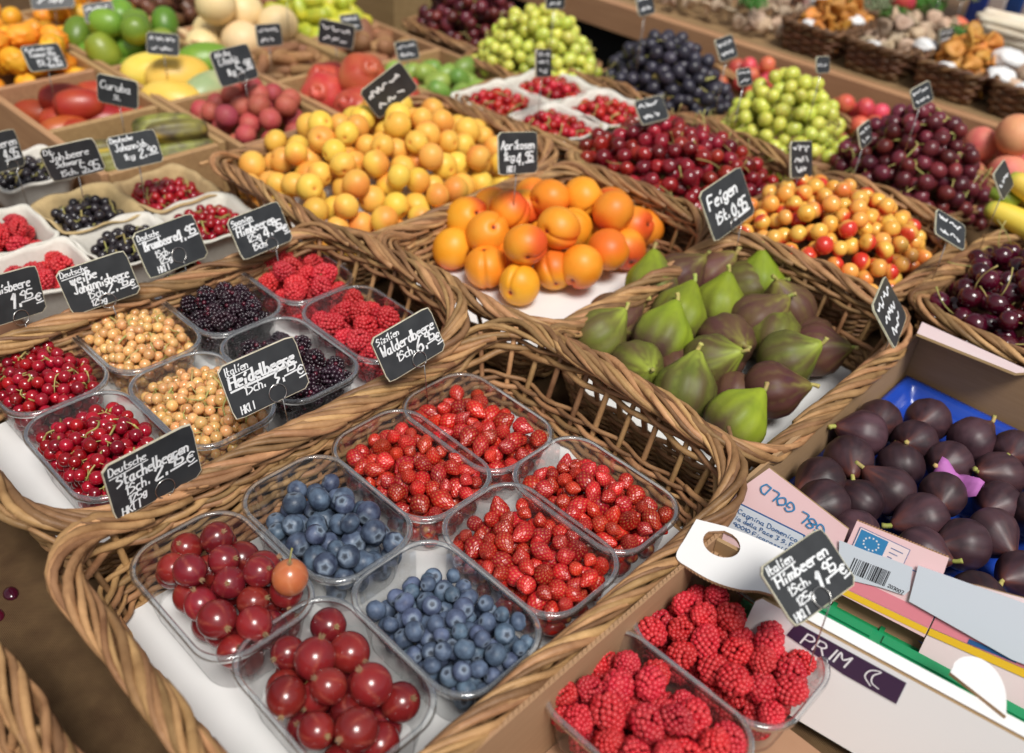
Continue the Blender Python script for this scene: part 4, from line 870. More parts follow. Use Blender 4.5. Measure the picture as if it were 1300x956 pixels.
crate('wooden crate holding curubas, tamarillos and orange horned melons', .486, .680, (-1.205, -1.395, -1.605, -1.80, -1.99))
crate('wooden crate holding lychees, yellow melons and limes', .684, .868, (-1.175, -1.395, -1.595, -1.775, -1.97))
crate('wooden crate holding pomegranates, brown pods and cream melons', .872, 1.055, (-1.165, -1.375, -1.545, -1.72, -1.93))
crate('wooden crate holding small green limes and ginger farthest back', 1.059, 1.240, (-1.130, -1.345, -1.53, -1.72, -1.93))
def put(name, me, x, y, z, rot, label, cat, group=None, sc=1.0):
    o = link(name, me, None, (x, y, z), rot, sc); return tag(o, label, cat, group)
# banana leaves lining two cells
for (x0, x1, y0, y1, lab) in ((-1.380, -1.222, .502, .664, 'dark green leaf under the curubas'), (-1.590, -1.410, .502, .664, 'dark green leaf under the tamarillos')):
    q = MB(); n = 10
    for i in range(n):
        yy = y0 + (y1 - y0) * i / n; q.box(x0, x1, yy + .0006, yy + (y1 - y0) / n - .0006, .0125, .0155 + .0025 * (i % 2))
    tag(q.build('leaf', 'banana_leaf'), lab, 'leaf')
CU = [m_capsule('curuba', s, .017, 2.6, 'curuba', .05, .55, 6, 4, lambda v, s: np.clip(.9 * sstep(.1, .8, snoise(v * (1, 1, .4), s + 3, 4)), 0, 1)) for s in range(4)]
for i, (x, y, z, a) in enumerate([(-1.335, .535, .035, 70), (-1.30, .535, .035, 65), (-1.262, .540, .035, 68), (-1.235, .545, .038, 70), (-1.345, .625, .035, 75), (-1.312, .625, .036, 72), (-1.278, .628, .036, 70), (-1.246, .625, .038, 74), (-1.300, .628, .066, 72), (-1.268, .630, .068, 70), (-1.238, .632, .070, 72), (-1.32, .54, .064, 70), (-1.28, .54, .066, 68), (-1.245, .545, .068, 66), (-1.285, .625, .096, 71), (-1.25, .628, .098, 69)]):
    put('curuba', CU[i % 4], x, y, z, (R_(90), 0, R_(a - 90)), 'oblong green and yellow curuba in the front wooden compartment', 'curuba', 'curubas in the wooden crate')
TA = [m_capsule('tamarillo', s, .026, 1.45, 'tamarillo', 0, .62) for s in range(3)]
for i, (x, y, z, a) in enumerate([(-1.535, .600, .048, 30), (-1.490, .560, .048, 55), (-1.455, .610, .048, 60), (-1.545, .540, .045, 40), (-1.500, .625, .072, 45), (-1.455, .545, .046, 75), (-1.51, .575, .076, 50), (-1.470, .580, .078, 60), (-1.43, .56, .045, 35), (-1.44, .64, .045, 80)]):
    put('tamarillo', TA[i % 3], x, y, z, (R_(90), 0, R_(a - 90)), 'shiny red tamarillo in the compartment with a dark leaf', 'tamarillo', 'red tamarillos')
KW = [m_spiky(s, .021, 'kiwano') for s in range(2)]
for i, q in enumerate(pile(91, 70, .020, .024, rect_in(-1.70, .583, .09, .082, .5, .02), (-1.79, -1.61, .50, .67), mound(-1.70, .583, .09, .082, .155, .115), .08, .015)): put('horned_melon', KW[i % 2], *q[:3], rrot(), 'orange horned fruit in the compartment at the left edge', 'fruit', 'orange horned fruits at the left edge', q[3] / .025)
OR = m_plain('orange_fruit', 3, .021, 'kiwano', 3, 1, 1.1, .03)
for i, q in enumerate(pile(92, 60, .019, .023, rect_in(-1.872, .775, .085, .08, .5, .02), (-1.96, -1.785, .69, .86), mound(-1.872, .775, .085, .08, .15, .115), .08, .015)): put('orange_fruit', OR, *q[:3], rrot(), 'smooth orange fruit in the far left compartment behind the limes', 'fruit', 'smooth orange fruits far left', q[3] / .025)
for i, q in enumerate(pile(93, 50, .019, .023, rect_in(-1.895, .583, .085, .08, .5, .02), (-1.98, -1.81, .50, .67), mound(-1.895, .583, .085, .08, .15, .115), .08, .015)): put('orange_fruit', OR, *q[:3], rrot(), 'smooth orange fruit at the very top left corner', 'fruit', 'smooth orange fruits top left', q[3] / .025)
LI = [m_capsule('lime', s, .026, 1.25, 'lime', 0, .75, 0, 4, lambda v, s: .8 * sstep(.1, .9, v[:, 0] + .3 * snoise(v, s, 3)) * (s % 2)) for s in range(4)]
for i, q in enumerate(pile(94, 40, .025, .030, rect_in(-1.685, .776, .085, .085, .45, .03), (-1.77, -1.60, .69, .86), mound(-1.685, .776, .085, .085, .165, .115), .10, .015)): put('green_mango', LI[i % 4], *q[:3], rrot(), 'bright green mango heaped beside the cream melons', 'mango', 'green mangoes', q[3] / .028)
LY = [m_plain('lychee', s, .0165, 'lychee', 3, 1, 1.08, .03) for s in range(4)]
for i, q in enumerate(pile(95, 150, .0150, .0180, rect_in(-1.283, .776, .098, .080, .5, .02), (-1.38, -1.185, .69, .86), mound(-1.285, .776, .098, .080, .125, .095), .055, .015)): put('lychee', LY[i % 4], *q[:3], rrot(), 'rough pink red lychee in the wooden compartment', 'lychee', 'pink red lychees', q[3] / .0165)
YM = m_capsule('yellow_melon', 2, .038, 1.45, 'yellow_melon', 0, .8); GP = m_capsule('green_papaya', 4, .036, 1.55, 'green_papaya', 0, .75); GM = m_capsule('green_mango', 6, .034, 1.4, 'lime', .1, .75)
for i, (x, y, z, a) in enumerate([(-1.535, .745, .075, 60), (-1.490, .765, .078, 70), (-1.435, .720, .06, 40), (-1.545, .83, .06, 60)]): put('yellow_melon', YM, x, y, z, (R_(90), 0, R_(a - 90)), 'bumpy yellow fruit beside the pale green papaya', 'melon', 'bumpy yellow fruits')
put('papaya', GP, -1.430, .790, .065, (R_(90), 0, R_(15)), 'pale green papaya with a gloss spot between lychees and yellow fruit', 'papaya')
put('papaya', GM, -1.520, .835, .085, (R_(90), 0, R_(-25)), 'olive green papaya behind the yellow fruit', 'papaya')
PO = [m_pome(s, .042, 'pomegranate') for s in range(3)]
for i, (x, y, z) in enumerate([(-1.285, .920, .075), (-1.205, .925, .072), (-1.200, 1.010, .072), (-1.290, 1.010, .078), (-1.245, .970, .110), (-1.335, .965, .070)]): put('pomegranate', PO[i % 3], x, y, z, up_rot(40, (.3, -.2, 1)), 'red pomegranate with its crown up behind the yellow apricots', 'pomegranate', 'red pomegranates', 1.0)
BP = [m_capsule('brown_pod', s, .010, 3.2, 'brown_pod', .35, .5, 0, 3) for s in range(3)]
for i, q in enumerate(pile(96, 70, .013, .016, rect_in(-1.460, .963, .075, .08, .4, .02), (-1.54, -1.385, .885, 1.04), mound(-1.46, .963, .075, .08, .105, .09), .05, .015)): put('brown_pod', BP[i % 3], *q[:3], (R_(90 + RG.uniform(-20, 20)), 0, RG.uniform(0, 6)), 'curved brown tamarind pod in the middle compartment', 'pod', 'brown tamarind pods')
PM = [m_plain('pale_melon', s, .036, 'pale_melon', 4, 1, 1.08, .03) for s in range(2)]
for i, q in enumerate(pile(97, 22, .034, .040, rect_in(-1.640, .963, .09, .09, .3, .03), (-1.72, -1.55, .885, 1.04), mound(-1.635, .963, .085, .085, .175, .13), .12, .015)): put('pale_melon', PM[i % 2], *q[:3], rrot(), 'smooth cream coloured melon behind its small slate sign', 'melon', 'cream coloured melons', q[3] / .037)
DT = m_capsule('date', 2, .012, 1.8, 'date', 0, .7, 0, 3)
for i, q in enumerate(pile(98, 70, .013, .016, rect_in(-1.83, .963, .09, .08, .4, .02), (-1.92, -1.74, .885, 1.04), mound(-1.83, .963, .09, .08, .14, .11), .06, .015)): put('date', DT, *q[:3], rrot(), 'dark brown date at the top edge of the photo', 'date', 'dark brown dates')
SL = [m_capsule('small_lime', s, .019, 1.3, 'small_lime', 0, .7, 0, 3) for s in range(3)]
for i, q in enumerate(pile(99, 60, .019, .023, rect_in(-1.240, 1.150, .095, .078, .4, .02), (-1.335, -1.145, 1.07, 1.23), mound(-1.24, 1.15, .095, .078, .100, .085), .05, .015)): put('small_lime', SL[i % 3], *q[:3], rrot(), 'small bumpy green fruit in the compartment behind the pomegranates', 'lime', 'small green fruits', q[3] / .022)
GI = [m_capsule('ginger', s, .016, 1.9, 'brown_pod', .3, .6, 3, 3) for s in range(3)]
for i, q in enumerate(pile(100, 50, .017, .022, rect_in(-1.435, 1.150, .085, .078, .4, .02), (-1.52, -1.355, 1.07, 1.23), mound(-1.435, 1.15, .085, .078, .115, .09), .05, .015)): put('ginger_root', GI[i % 3], *q[:3], rrot(), 'knobbly brown ginger root behind the star shaped fruit', 'ginger', 'brown ginger roots', q[3] / .019)
SF = [m_capsule('starfruit', s, .015, 1.7, 'starfruit', 0, .6, 5, 3) for s in range(2)]
for i, q in enumerate(pile(101, 70, .015, .019, rect_in(-1.625, 1.150, .09, .08, .4, .02), (-1.715, -1.535, 1.07, 1.23), mound(-1.625, 1.15, .09, .08, .15, .11), .07, .015)): put('starfruit', SF[i % 2], *q[:3], rrot(), 'yellow green star fruit heaped behind the cream melons', 'star fruit', 'yellow green star fruit', q[3] / .017)
for i, q in enumerate(pile(102, 40, .017, .022, rect_in(-1.825, 1.150, .09, .08, .4, .02), (-1.92, -1.735, 1.07, 1.23), mound(-1.825, 1.15, .09, .08, .13, .10), .06, .015)): put('brown_root', GI[i % 3], *q[:3], rrot(), 'brown root in the far compartment at the top edge', 'root', 'brown roots at the top edge', q[3] / .019)
# dark bowl of a kitchen scale behind the crates
b = MB(); n = 40; V = []; F = []
for j, (r, z) in enumerate(((.10, 0), (.115, .01), (.125, .05), (.16, .10), (.165, .105), (.158, .104), (.118, .05), (.02, .03))):
    V += [(r * math.cos(a), r * math.sin(a), z) for a in np.arange(n) / n * 2 * math.pi]
for j in range(7):
    for k in range(n): l = (k + 1) % n; F.append((j * n + k, j * n + l, (j + 1) * n + l, (j + 1) * n + k))
o = link('metal_bowl', mesh('metal_bowl', V, F, 'dark_metal'), None, (-1.86, 1.50, .14)); tag(o, 'dark metal bowl at the top edge behind the crates', 'bowl')
b = MB(); b.box(-2.1, -1.63, 1.36, 1.47, .0, .14); o = b.build('wooden_stand', 'wood_beam'); tag(o, 'low wooden stand under the dark metal bowl', 'stand')

# ------------------------------------------------------------------ cartons at the right
BF = [m_fig(s + 30, .0245, 'black_fig', 1.15) for s in range(4)]
BLACK = [(-0.232, 0.866, .01, -.022), (-0.195, 0.905, .004, -.03), (-0.229, 0.824, -.027, -.02), (-0.189, 0.861, -.001, -.02), (-0.149, 0.905, .01, .03), (-0.222, 0.775, .006, -.016), (-0.182, 0.812, -.012, .015), (-0.149, 0.854, -.003, -.04),
         (-0.110, 0.921, .005, -.02), (-0.106, 0.879, -.014, -.03), (-0.225, 0.727, -.012, -.028), (-0.206, 0.697, -.004, -.015), (-0.184, 0.732, -.03, .0), (-0.171, 0.766, -.007, -.002), (-0.134, 0.799, .002, -.033), (-0.091, 0.835, -.008, -.04),
         (-0.133, 0.756, -.018, -.04), (-0.081, 0.786, .024, -.014), (-0.169, 0.690, .006, -.003), (-0.118, 0.712, .025, -.004), (-0.091, 0.750, -.026, -.03), (-0.060, 0.700, .012, -.013), (-0.040, 0.755, -.015, -.028), (-0.060, 0.84, .003, -.02), (-0.062, 0.895, .013, -.01), (-.02, .80, .02, .0), (-.02, .87, .0, -.02), (-.02, .93, .02, .0), (-.07, .94, .0, -.02)]
cx0, cx1, cy0, cy1 = -.262, .045, .625, 1.000
ct = bpy.data.objects.new('cardboard_carton', None); COL.objects.link(ct); ct.location = ((cx0 + cx1) / 2, (cy0 + cy1) / 2, .0); tag(ct, 'pink printed cardboard carton of black figs in a blue tray', 'carton')
ox, oy = ct.location.x, ct.location.y
def cbx(name, x0, x1, y0, y1, z0, z1, mt, par=ct, o_=(None,)):
    q = MB(); q.box(x0 - par.location.x, x1 - par.location.x, y0 - par.location.y, y1 - par.location.y, z0 - par.location.z, z1 - par.location.z); return q.build(name, mt, par)
TH = .004
cbx('wall', cx0, cx0 + TH, cy0 + .001, cy1, .002, .098, 'kraft'); cbx('wall', cx0 + TH + .0005, cx1, cy1 - TH, cy1, .002, .105, 'kraft'); cbx('wall', cx1 + .0005, cx1 + TH, cy0, cy1, .002, .098, 'kraft'); cbx('bottom', cx0 + TH, cx1, cy0 + .002, cy1 - TH - .001, .003, .007, 'kraft')
bt2 = bpy.data.objects.new('blue_tray', None); COL.objects.link(bt2); bt2.location = ((cx0 + cx1) / 2, (cy0 + cy1) / 2, .008); tag(bt2, 'glossy blue plastic tray under the black figs', 'tray')
def tray():
    X = np.linspace(cx0 + .008, cx1 - .006, 60); Y = np.linspace(cy0 + .008, cy1 - .008, 70); V = []
    for x in X:
        for y in Y:
            d = min(x - X[0], X[-1] - x, y - Y[0], Y[-1] - y); z = .034 - .022 * float(sstep(.006, .022, d)) + .008 * (.5 + .5 * math.cos(x * 160) * math.cos(y * 160)) * float(sstep(.015, .03, d))
            V.append((x - bt2.location.x, y - bt2.location.y, z))
    n = len(Y); F = [(i * n + j, (i + 1) * n + j, (i + 1) * n + j + 1, i * n + j + 1) for i in range(len(X) - 1) for j in range(n - 1)]
    o = link('tray', mesh('tray', V, F, 'blue_tray'), bt2); s = o.modifiers.new('thick', 'SOLIDIFY'); s.thickness = .0012
tray()
for i, (x, y, dx, dy) in enumerate(BLACK): put_fig(x, y, .056 + .003 * (i % 3), (dx, dy, .006), BF[i % 4], 'black purple fig with a short stem in the blue tray', 'black figs in the blue tray', RG.uniform(.88, 1.02))
q = MB(); Vt = []
for i in range(9):
    for j in range(7): Vt.append((-.165 + .0055 * i, .810 + .0038 * j + .003 * math.sin(i * .7), .080 + .006 * math.sin(i * .9 + j * .5) - .004 * abs(j - 3)))
Ft = [(i * 7 + j, (i + 1) * 7 + j, (i + 1) * 7 + j + 1, i * 7 + j + 1) for i in range(8) for j in range(6)]
o = link('tissue_paper', mesh('tissue_paper', Vt, Ft, 'purple_tissue'), None, (0.012, .005, -.004)); tag(o, 'scrap of purple tissue paper between the black figs', 'paper'); s_ = o.modifiers.new('thick', 'SOLIDIFY'); s_.thickness = .0006
# pale pink lid flap on the far wall
q = MB(); M_ = Matrix.Translation((cx0 - ox, cy1 - oy - .002, .108)) @ Matrix.Rotation(R_(-14), 4, 'X')
q.prism([(.0, 0), (.125, 0), (.115, -.030), (.012, -.050)], 0, .003, 0, M_, 1); q.build('flap', ['pale_pink_board', 'kraft'], ct)
# near wall: printed pink board, standing lower in the middle where the hand hole is
def printed(name, poly, M, mt, th=.0035, par=ct): 
    q = MB(); q.prism(poly, -th, 0, 0, M, 1); return q.build(name, [mt, 'kraft'], par)
def on(par, name, poly, M, z, mt):
    q = MB(); k = len(q.v); q.v += [tuple(M @ Vector((x, y, z))) for x, y in poly]; q.f.append(tuple(range(len(poly)))); q.mi.append(0); return q.build(name, mt, par)
def write(par, t, M, x, y, h, w, mt, z=.0006, seed=1, wmax=None, slant=.1):
    st, xe = text_strokes(t, 0, 0, h, slant, .06, random.Random(seed)); a = np.vstack(st)[:, 0].max(); sc = 1 if wmax is None else wmax / a
    V, F = ribbon([np.stack([x + s[:, 0] * sc, y + s[:, 1]], 1) for s in st], w, z); V = [tuple(M @ Vector(v)) for v in V]; return link('lettering', mesh('lettering', V, F, mt, False), par)
def face_frame(x, y, z, ang_z=0, tilt=0):
    """sheet frame in carton coordinates: x along the wall, y up the sheet, normal towards -y; tilt leans the top away"""
    return Matrix.Translation((x - ox, y - oy, z)) @ Matrix.Rotation(R_(ang_z), 4, 'Z') @ Matrix.Rotation(R_(90 - tilt), 4, 'X')
MW = face_frame(cx0, .565, .0, 9, 26)
printed('printed_wall', [(.004, .050), (.004, .070), (.014, .111), (.030, .139), (.110, .120), (.112, .064), (.112, .050)], MW, 'pink_board')
printed('printed_wall', [(.1135, .0650), (.1135, .130), (.188, .135), (.1905, .110), (.1965, .110), (.1965, .0650)], MW @ Matrix.Translation((0, 0, .0006)), 'pink_board')
printed('printed_wall', [(.1975, .0405), (.1975, .118), (.215, .124), (.315, .146), (.315, .046)], MW, 'pale_pink_board')
q = MB(); zig = [(.1135 + .0012 * k, .1302 + .000067 * 1.2 * k, -.0008 - .0022 * (k % 2)) for k in range(62)]; q.tube([tuple(MW @ Vector(t)) for t in zig], .0005, 4); q.build('corrugated_edge', 'kraft', ct)
q = MB(); q.box(.10, .215, .036, .075, -.020, -.016, 0, MW); q.build('inner_wall', 'kraft', ct)
on(ct, 'yellow_stripe', [(.1137, .0655), (.1963, .0680), (.1963, .0735), (.1137, .0710)], MW, .0010, 'print_yellow'); on(ct, 'yellow_stripe', [(.1977, .0684), (.315, .0760), (.315, .0830), (.1977, .0745)], MW, .0010, 'print_yellow')
on(ct, 'pink_band', [(.1137, .0715), (.1963, .0740), (.1963, .086), (.1137, .084)], MW, .0011, 'print_pink'); on(ct, 'pink_band', [(.1977, .0750), (.315, .0835), (.315, .094), (.1977, .086)], MW, .0009, 'print_pink'); on(ct, 'pink_band', [(.1977, .0400), (.315, .0450), (.315, .0485), (.1977, .0440)], MW, .0009, 'print_pink')
# printed label with its blue frame on the left piece
on(ct, 'label_border', [(.014, .066), (.016, .0985), (.058, .0985), (.080, .0985), (.084, .092), (.086, .066)], MW, .0006, 'print_blue')
on(ct, 'label_panel', [(.0152, .067), (.0172, .0973), (.0785, .0973), (.0826, .0915), (.0846, .067)], MW, .0012, 'label_grey')
for i, (tx, h_, mt_) in enumerate((('Cagnina Domenico', .0042, 'print_blue'), ('Via della Pace 3 S. F.', .0036, 'print_blue'), ('90010 Ficarazzi PA', .0034, 'print_blue'), ('FICHI FRESCHI', .0058, 'print_red'))):
    write(ct, tx, MW, .020, .0895 - .0062 * i - (.004 if i == 3 else 0), h_, .0006, mt_, .0018, i, .056 if i < 3 else .050, .0)
MG = MW @ Matrix.Translation((.094, .112, .0008)) @ Matrix.Rotation(R_(168), 4, 'Z')
write(ct, 'G8L GOLD', MG, 0, 0, .0085, .0013, 'print_light_blue', .0004, 4, .064, .12)
# EU flag print on the middle piece
on(ct, 'flag_frame', [(.118, .108), (.118, .127), (.160, .1275), (.160, .108)], MW, .0016, 'print_blue'); on(ct, 'flag_frame', [(.1185, .1084), (.1185, .1265), (.1595, .127), (.1595, .1084)], MW, .0018, 'pale_pink_board')
on(ct, 'flag', [(.1195, .109), (.1195, .1255), (.1425, .1258), (.1425, .109)], MW, .0020, 'print_light_blue')
q = MB()
for k in range(12):
    a = k * math.pi / 6; cxs, cys = .131 + .0062 * math.cos(a), .1173 + .0052 * math.sin(a); pts_ = [(cxs + (.0011 if j % 2 == 0 else .0005) * math.cos(j * math.pi / 5 + 1.57), cys + (.0011 if j % 2 == 0 else .0005) * math.sin(j * math.pi / 5 + 1.57)) for j in range(10)]
    q.v += [tuple(MW @ Vector((x, y, .0022))) for x, y in pts_]; q.f.append(tuple(range(len(q.v) - 10, len(q.v)))); q.mi.append(0)
q.build('flag_stars', 'print_white', ct)
for k in range(3): on(ct, 'print_line', [(.146, .1215 - .004 * k), (.146, .1222 - .004 * k), (.156 - .003 * k, .1222 - .004 * k), (.156 - .003 * k, .1215 - .004 * k)], MW, .0020, 'print_blue')
on(ct, 'print_line', [(.163, .1120), (.163, .1128), (.187, .1138), (.187, .1130)], MW, .0012, 'print_blue')
# white sticker with its bar code, then the blank grey sheet over it
on(ct, 'sticker', [(.107, .1085), (.130, .1105), (.150, .1135), (.167, .1150), (.172, .096), (.170, .0905), (.150, .087), (.132, .082), (.118, .0785)], MW, .0026, 'label_grey')
q = MB(); rg = random.Random(5); u_ = .1235
while u_ < .1535:
    wv = rg.choice((.0005, .0005, .0009, .0013)); q.v += [tuple(MW @ Vector((a, bb_ + .10 * (a - .1235), .0029))) for a, bb_ in ((u_, .0865), (u_ + wv, .0865), (u_ + wv, .1005), (u_, .1005))]; k = len(q.v) - 4; q.f.append((k, k + 1, k + 2, k + 3)); q.mi.append(0); u_ += wv + rg.choice((.0005, .0008, .0012))
q.build('bar_code', 'print_black', ct); write(ct, '203007', MW, .1560, .0905, .0028, .0005, 'print_black', .0029, 2, .0125, 0)
q = MB(); q.prism([(.170, .119), (.243, .128), (.315, .135), (.315, .090), (.258, .083), (.175, .088)], .0032, .0042, 0, MW); q.build('blank_sheet', 'label_grey', ct)
on(ct, 'print_line', [(.226, .0775), (.226, .0815), (.262, .0850), (.262, .0810)], MW, .0013, 'print_blue')

# green plastic crate between the two cartons
gc = bpy.data.objects.new('green_crate', None); COL.objects.link(gc); gc.location = (-.05, .585, .0); tag(gc, 'green plastic crate squeezed between the two cartons', 'crate')
MGc = Matrix.Translation((-.150, -.036, -.010)) @ Matrix.Rotation(R_(8), 4, 'Z')
q = MB(); q.box(.0, .26, .0, .006, .0, .062, 0, MGc); q.build('side_wall', 'green_plastic', gc)
q = MB(); q.box(.0, .26, .0065, .048, .052, .058, 0, MGc); q.box(.01, .10, .036, .045, .0584, .0604, 0, MGc); q.box(.11, .25, .036, .045, .0584, .0604, 0, MGc); q.build('rim_ledge', 'green_plastic', gc)
q = MB(); q.box(.0, .26, .0485, .098, .040, .046, 0, MGc)
for k in range(6): q.box(.02 + .042 * k, .024 + .042 * k, .052, .094, .0464, .049, 0, MGc)
q.build('lower_ledge', 'green_plastic', gc)

# raspberry carton, white outside and kraft inside
rc = bpy.data.objects.new('cardboard_carton', None); COL.objects.link(rc); rc.location = (-.12, .44, .0); tag(rc, 'white cardboard carton with a round hand hole holding raspberries', 'carton')
cbx('wall', -.2405, -.2365, .2645, .560, .002, .098, 'kraft', rc); cbx('bottom', -.236, .078, .266, .505, .003, .007, 'kraft', rc); cbx('wall', -.2405, .083, .2600, .2640, .002, .098, 'kraft', rc); cbx('wall', .0795, .0835, .2645, .505, .002, .096, 'kraft', rc)
q = MB(); Mf = Matrix.Translation((-.2360 + .12, .548 - .44, 0)) @ Matrix.Rotation(R_(9), 4, 'Z'); q.box(0, .066, 0, .004, .002, .097, 0, Mf); q.build('wall', 'kraft', rc)
# hand-hole flap: outline with a round hole, white on top
Mfl = Matrix.Translation((-.2440 + .12, .505 - .44, .1005)) @ Matrix.Rotation(R_(14), 4, 'Z') @ Matrix.Rotation(R_(2), 4, 'X')
outer = smooth_path([(-.004, .048), (-.004, .025), (-.003, .0), (.012, -.0055), (.032, -.0075), (.052, -.004), (.068, .004), (.090, .010), (.094, .03), (.093, .052), (.05, .056), (.01, .053)], 4)[:-1]
ang = np.arctan2(outer[:, 1] - .034, outer[:, 0] - .024); hole = np.stack([.024 + .0155 * np.cos(ang), .034 + .0150 * np.sin(ang)], 1); n = len(outer); V = []; F = []; mi = []
for zz in (0, -.003): V += [(*p, zz) for p in outer] + [(*p, zz) for p in hole]
order = list(np.argsort(ang))
outer = outer[order]; hole = hole[order]; V = []
for zz in (0, -.003): V += [(*p, zz) for p in outer] + [(*p, zz) for p in hole]
for k in range(n):
    l = (k + 1) % n; F += [(k, l, n + l, n + k), (2 * n + k, 3 * n + k, 3 * n + l, 2 * n + l), (k, 2 * n + k, 2 * n + l, l), (n + k, n + l, 3 * n + l, 3 * n + k)]; mi += [0, 1, 1, 1]
link('flap', mesh('flap', [tuple(Mfl @ Vector(v)) for v in V], F, ['white_board', 'kraft'], False, midx=mi), rc)
q = MB()
for k in range(9): q.box(.006 + .0045 * k, .0095 + .0045 * k, .014, .054, -.022 + .0012 * (k % 2), -.019 + .0012 * (k % 2), 0, Mfl)
q.build('corrugated_fold', 'kraft', rc)
q = MB(); zig = [(.0425 - .0425 - .1220 + .0004 * 0, .29 - .44 + .0022 * k, .0983 if k % 2 else .0983) for k in range(2)]
oc = smooth_path([(-.003, .0), (.012, -.0055), (.032, -.0075), (.052, -.004), (.068, .004), (.090, .010)], 12)
q.tube([tuple(Mfl @ Vector((p[0], p[1] - .0004, -.0015 + .0010 * (1 if k % 2 else -1)))) for k, p in enumerate(oc)], .0004, 4)
q.tube([(-.1185 + .0014 * (1 if k % 2 else -1), .29 - .44 + .0026 * k, .0985) for k in range(103)], .0005, 4)
q.build('corrugated_edge', 'kraft', rc)
# leaning side panel with its purple print
Mp = Matrix.Translation((-.1800 + .12, .5000 - .44, .016)) @ Matrix.Rotation(R_(8.5), 4, 'Z') @ Matrix.Rotation(R_(90 - 16), 4, 'X')
q = MB(); q.prism([(.0, .0), (.004, .078), (.008, .083), (.26, .083), (.26, 0)], -.0035, 0, 0, Mp, 1); q.build('side_panel', ['white_board', 'kraft'], rc)
Ml = Mp @ Matrix.Translation((0, .083, -.0035)) @ Matrix.Rotation(R_(-66), 4, 'X')
q = MB(); q.prism([(.020, .001), (.032, .012), (.26, .012), (.26, .001)], -.003, 0, 0, Ml, 1); q.build('ledge', ['white_board', 'kraft'], rc)
on(rc, 'print_patch', [(.034, .0640), (.037, .0765), (.041, .0800), (.126, .0800), (.126, .0580), (.084, .0580)], Mp, .0004, 'print_white'); on(rc, 'print_patch', [(.0352, .0648), (.0380, .0758), (.0415, .0792), (.125, .0792), (.125, .0588), (.084, .0588)], Mp, .0008, 'print_purple')
write(rc, 'PRIM', Mp, .047, .0650, .0105, .0013, 'print_white', .0012, 3, .038, .2)
q = smooth_path([(.104, .062), (.098, .067), (.100, .074), (.107, .077), (.103, .071), (.104, .065), (.110, .063)], 4); Vv, Ff = ribbon([q], .0010, .0012); link('crescent_print', mesh('crescent_print', [tuple(Mp @ Vector(v)) for v in Vv], Ff, 'print_white', False), rc)
tb = smooth_path([(-.040, .566), (-.041, .580), (-.036, .591), (-.026, .596), (-.014, .592), (-.004, .580), (.004, .560)], 5); q = MB(); q.prism([(x + .12, y - .44) for x, y in tb], .0965, .100, 0, None, 1); q.build('tab', ['white_board', 'kraft'], rc)
for sd_, cx, cy, lab, lb2 in ((41, -.176, .484, 'clear punnet of raspberries under the carton flap', 'raspberry in the carton punnet nearer the round hand hole'), (42, -.182, .386, 'clear punnet of raspberries at the bottom edge in the carton', 'raspberry in the carton punnet cut by the bottom edge')):
    punnet(lab, cx, cy, .022); f, bb = in_punnet(cx, cy)
    scatter(pile(sd_, 140, .0098, .0124, f, bb, mound(cx, cy, HXI, HYI, .094, .076, .006, -.005, 3.4), None, .0245, K=90, lim=tapered(cx, cy, .024)), RB, 'raspberry', lb2, 'raspberry', lb2.replace('raspberry', 'raspberries'), .0128, lambda: up_rot(70, (.5, -.3, .6)))

# ------------------------------------------------------------------ neighbouring stall
ZT = .10
nb = bpy.data.objects.new('neighbour_table', None); COL.objects.link(nb); nb.location = (-.6, 2.3, -.85); tag(nb, 'long wooden table of the neighbouring stall with a plank edge', 'table')
def nbx(name, x0, x1, y0, y1, z0, z1, mt): 
    q = MB(); q.box(x0 + .6, x1 + .6, y0 - 2.3, y1 - 2.3, z0 + .85, z1 + .85); return q.build(name, mt, nb)
nbx('tabletop', -3.4, 1.0, 1.752, 3.4, ZT - .03, ZT - .002, 'wood_beam'); nbx('edge_plank', -3.4, 1.0, 1.722, 1.750, ZT - .055, ZT + .004, 'wood')
nbx('front_sheet', -1.06, 1.0, 1.700, 1.720, -.60, ZT - .045, 'burlap')
nbx('front_sheet', -3.38, -1.07, 1.790, 1.800, -.845, ZT - .057, 'gap_shade')  # added dark sheet: the shade under this table put into its colour
b = MB(); b.box(-3.2, -.70, 1.30, 1.785, -.849, -.842); o = b.build('ground_shade', 'gap_shade'); tag(o, 'near-black sheet painted as shade on the ground in the gap between the stalls', 'shade sheet')  # added sheet, paints the ground of the gap as if in deep shade
for lx in (-3.2, -1.9, -.9, .8): nbx('leg', lx, lx + .07, 1.76, 1.83, -.85, ZT - .031, 'wood_beam')
for k in range(7): nbx('tabletop_plank', -3.38, .98, 1.754 + k * .235, 1.985 + k * .235, ZT - .0015, ZT + .004, 'wood_beam')
b = MB(); b.box(-2.4, -1.1, 1.765, 1.785, -.55, -.18); o = b.build('green_cloth', 'banana_leaf'); tag(o, 'dark green cloth hanging in the gap under the neighbouring table', 'cloth')
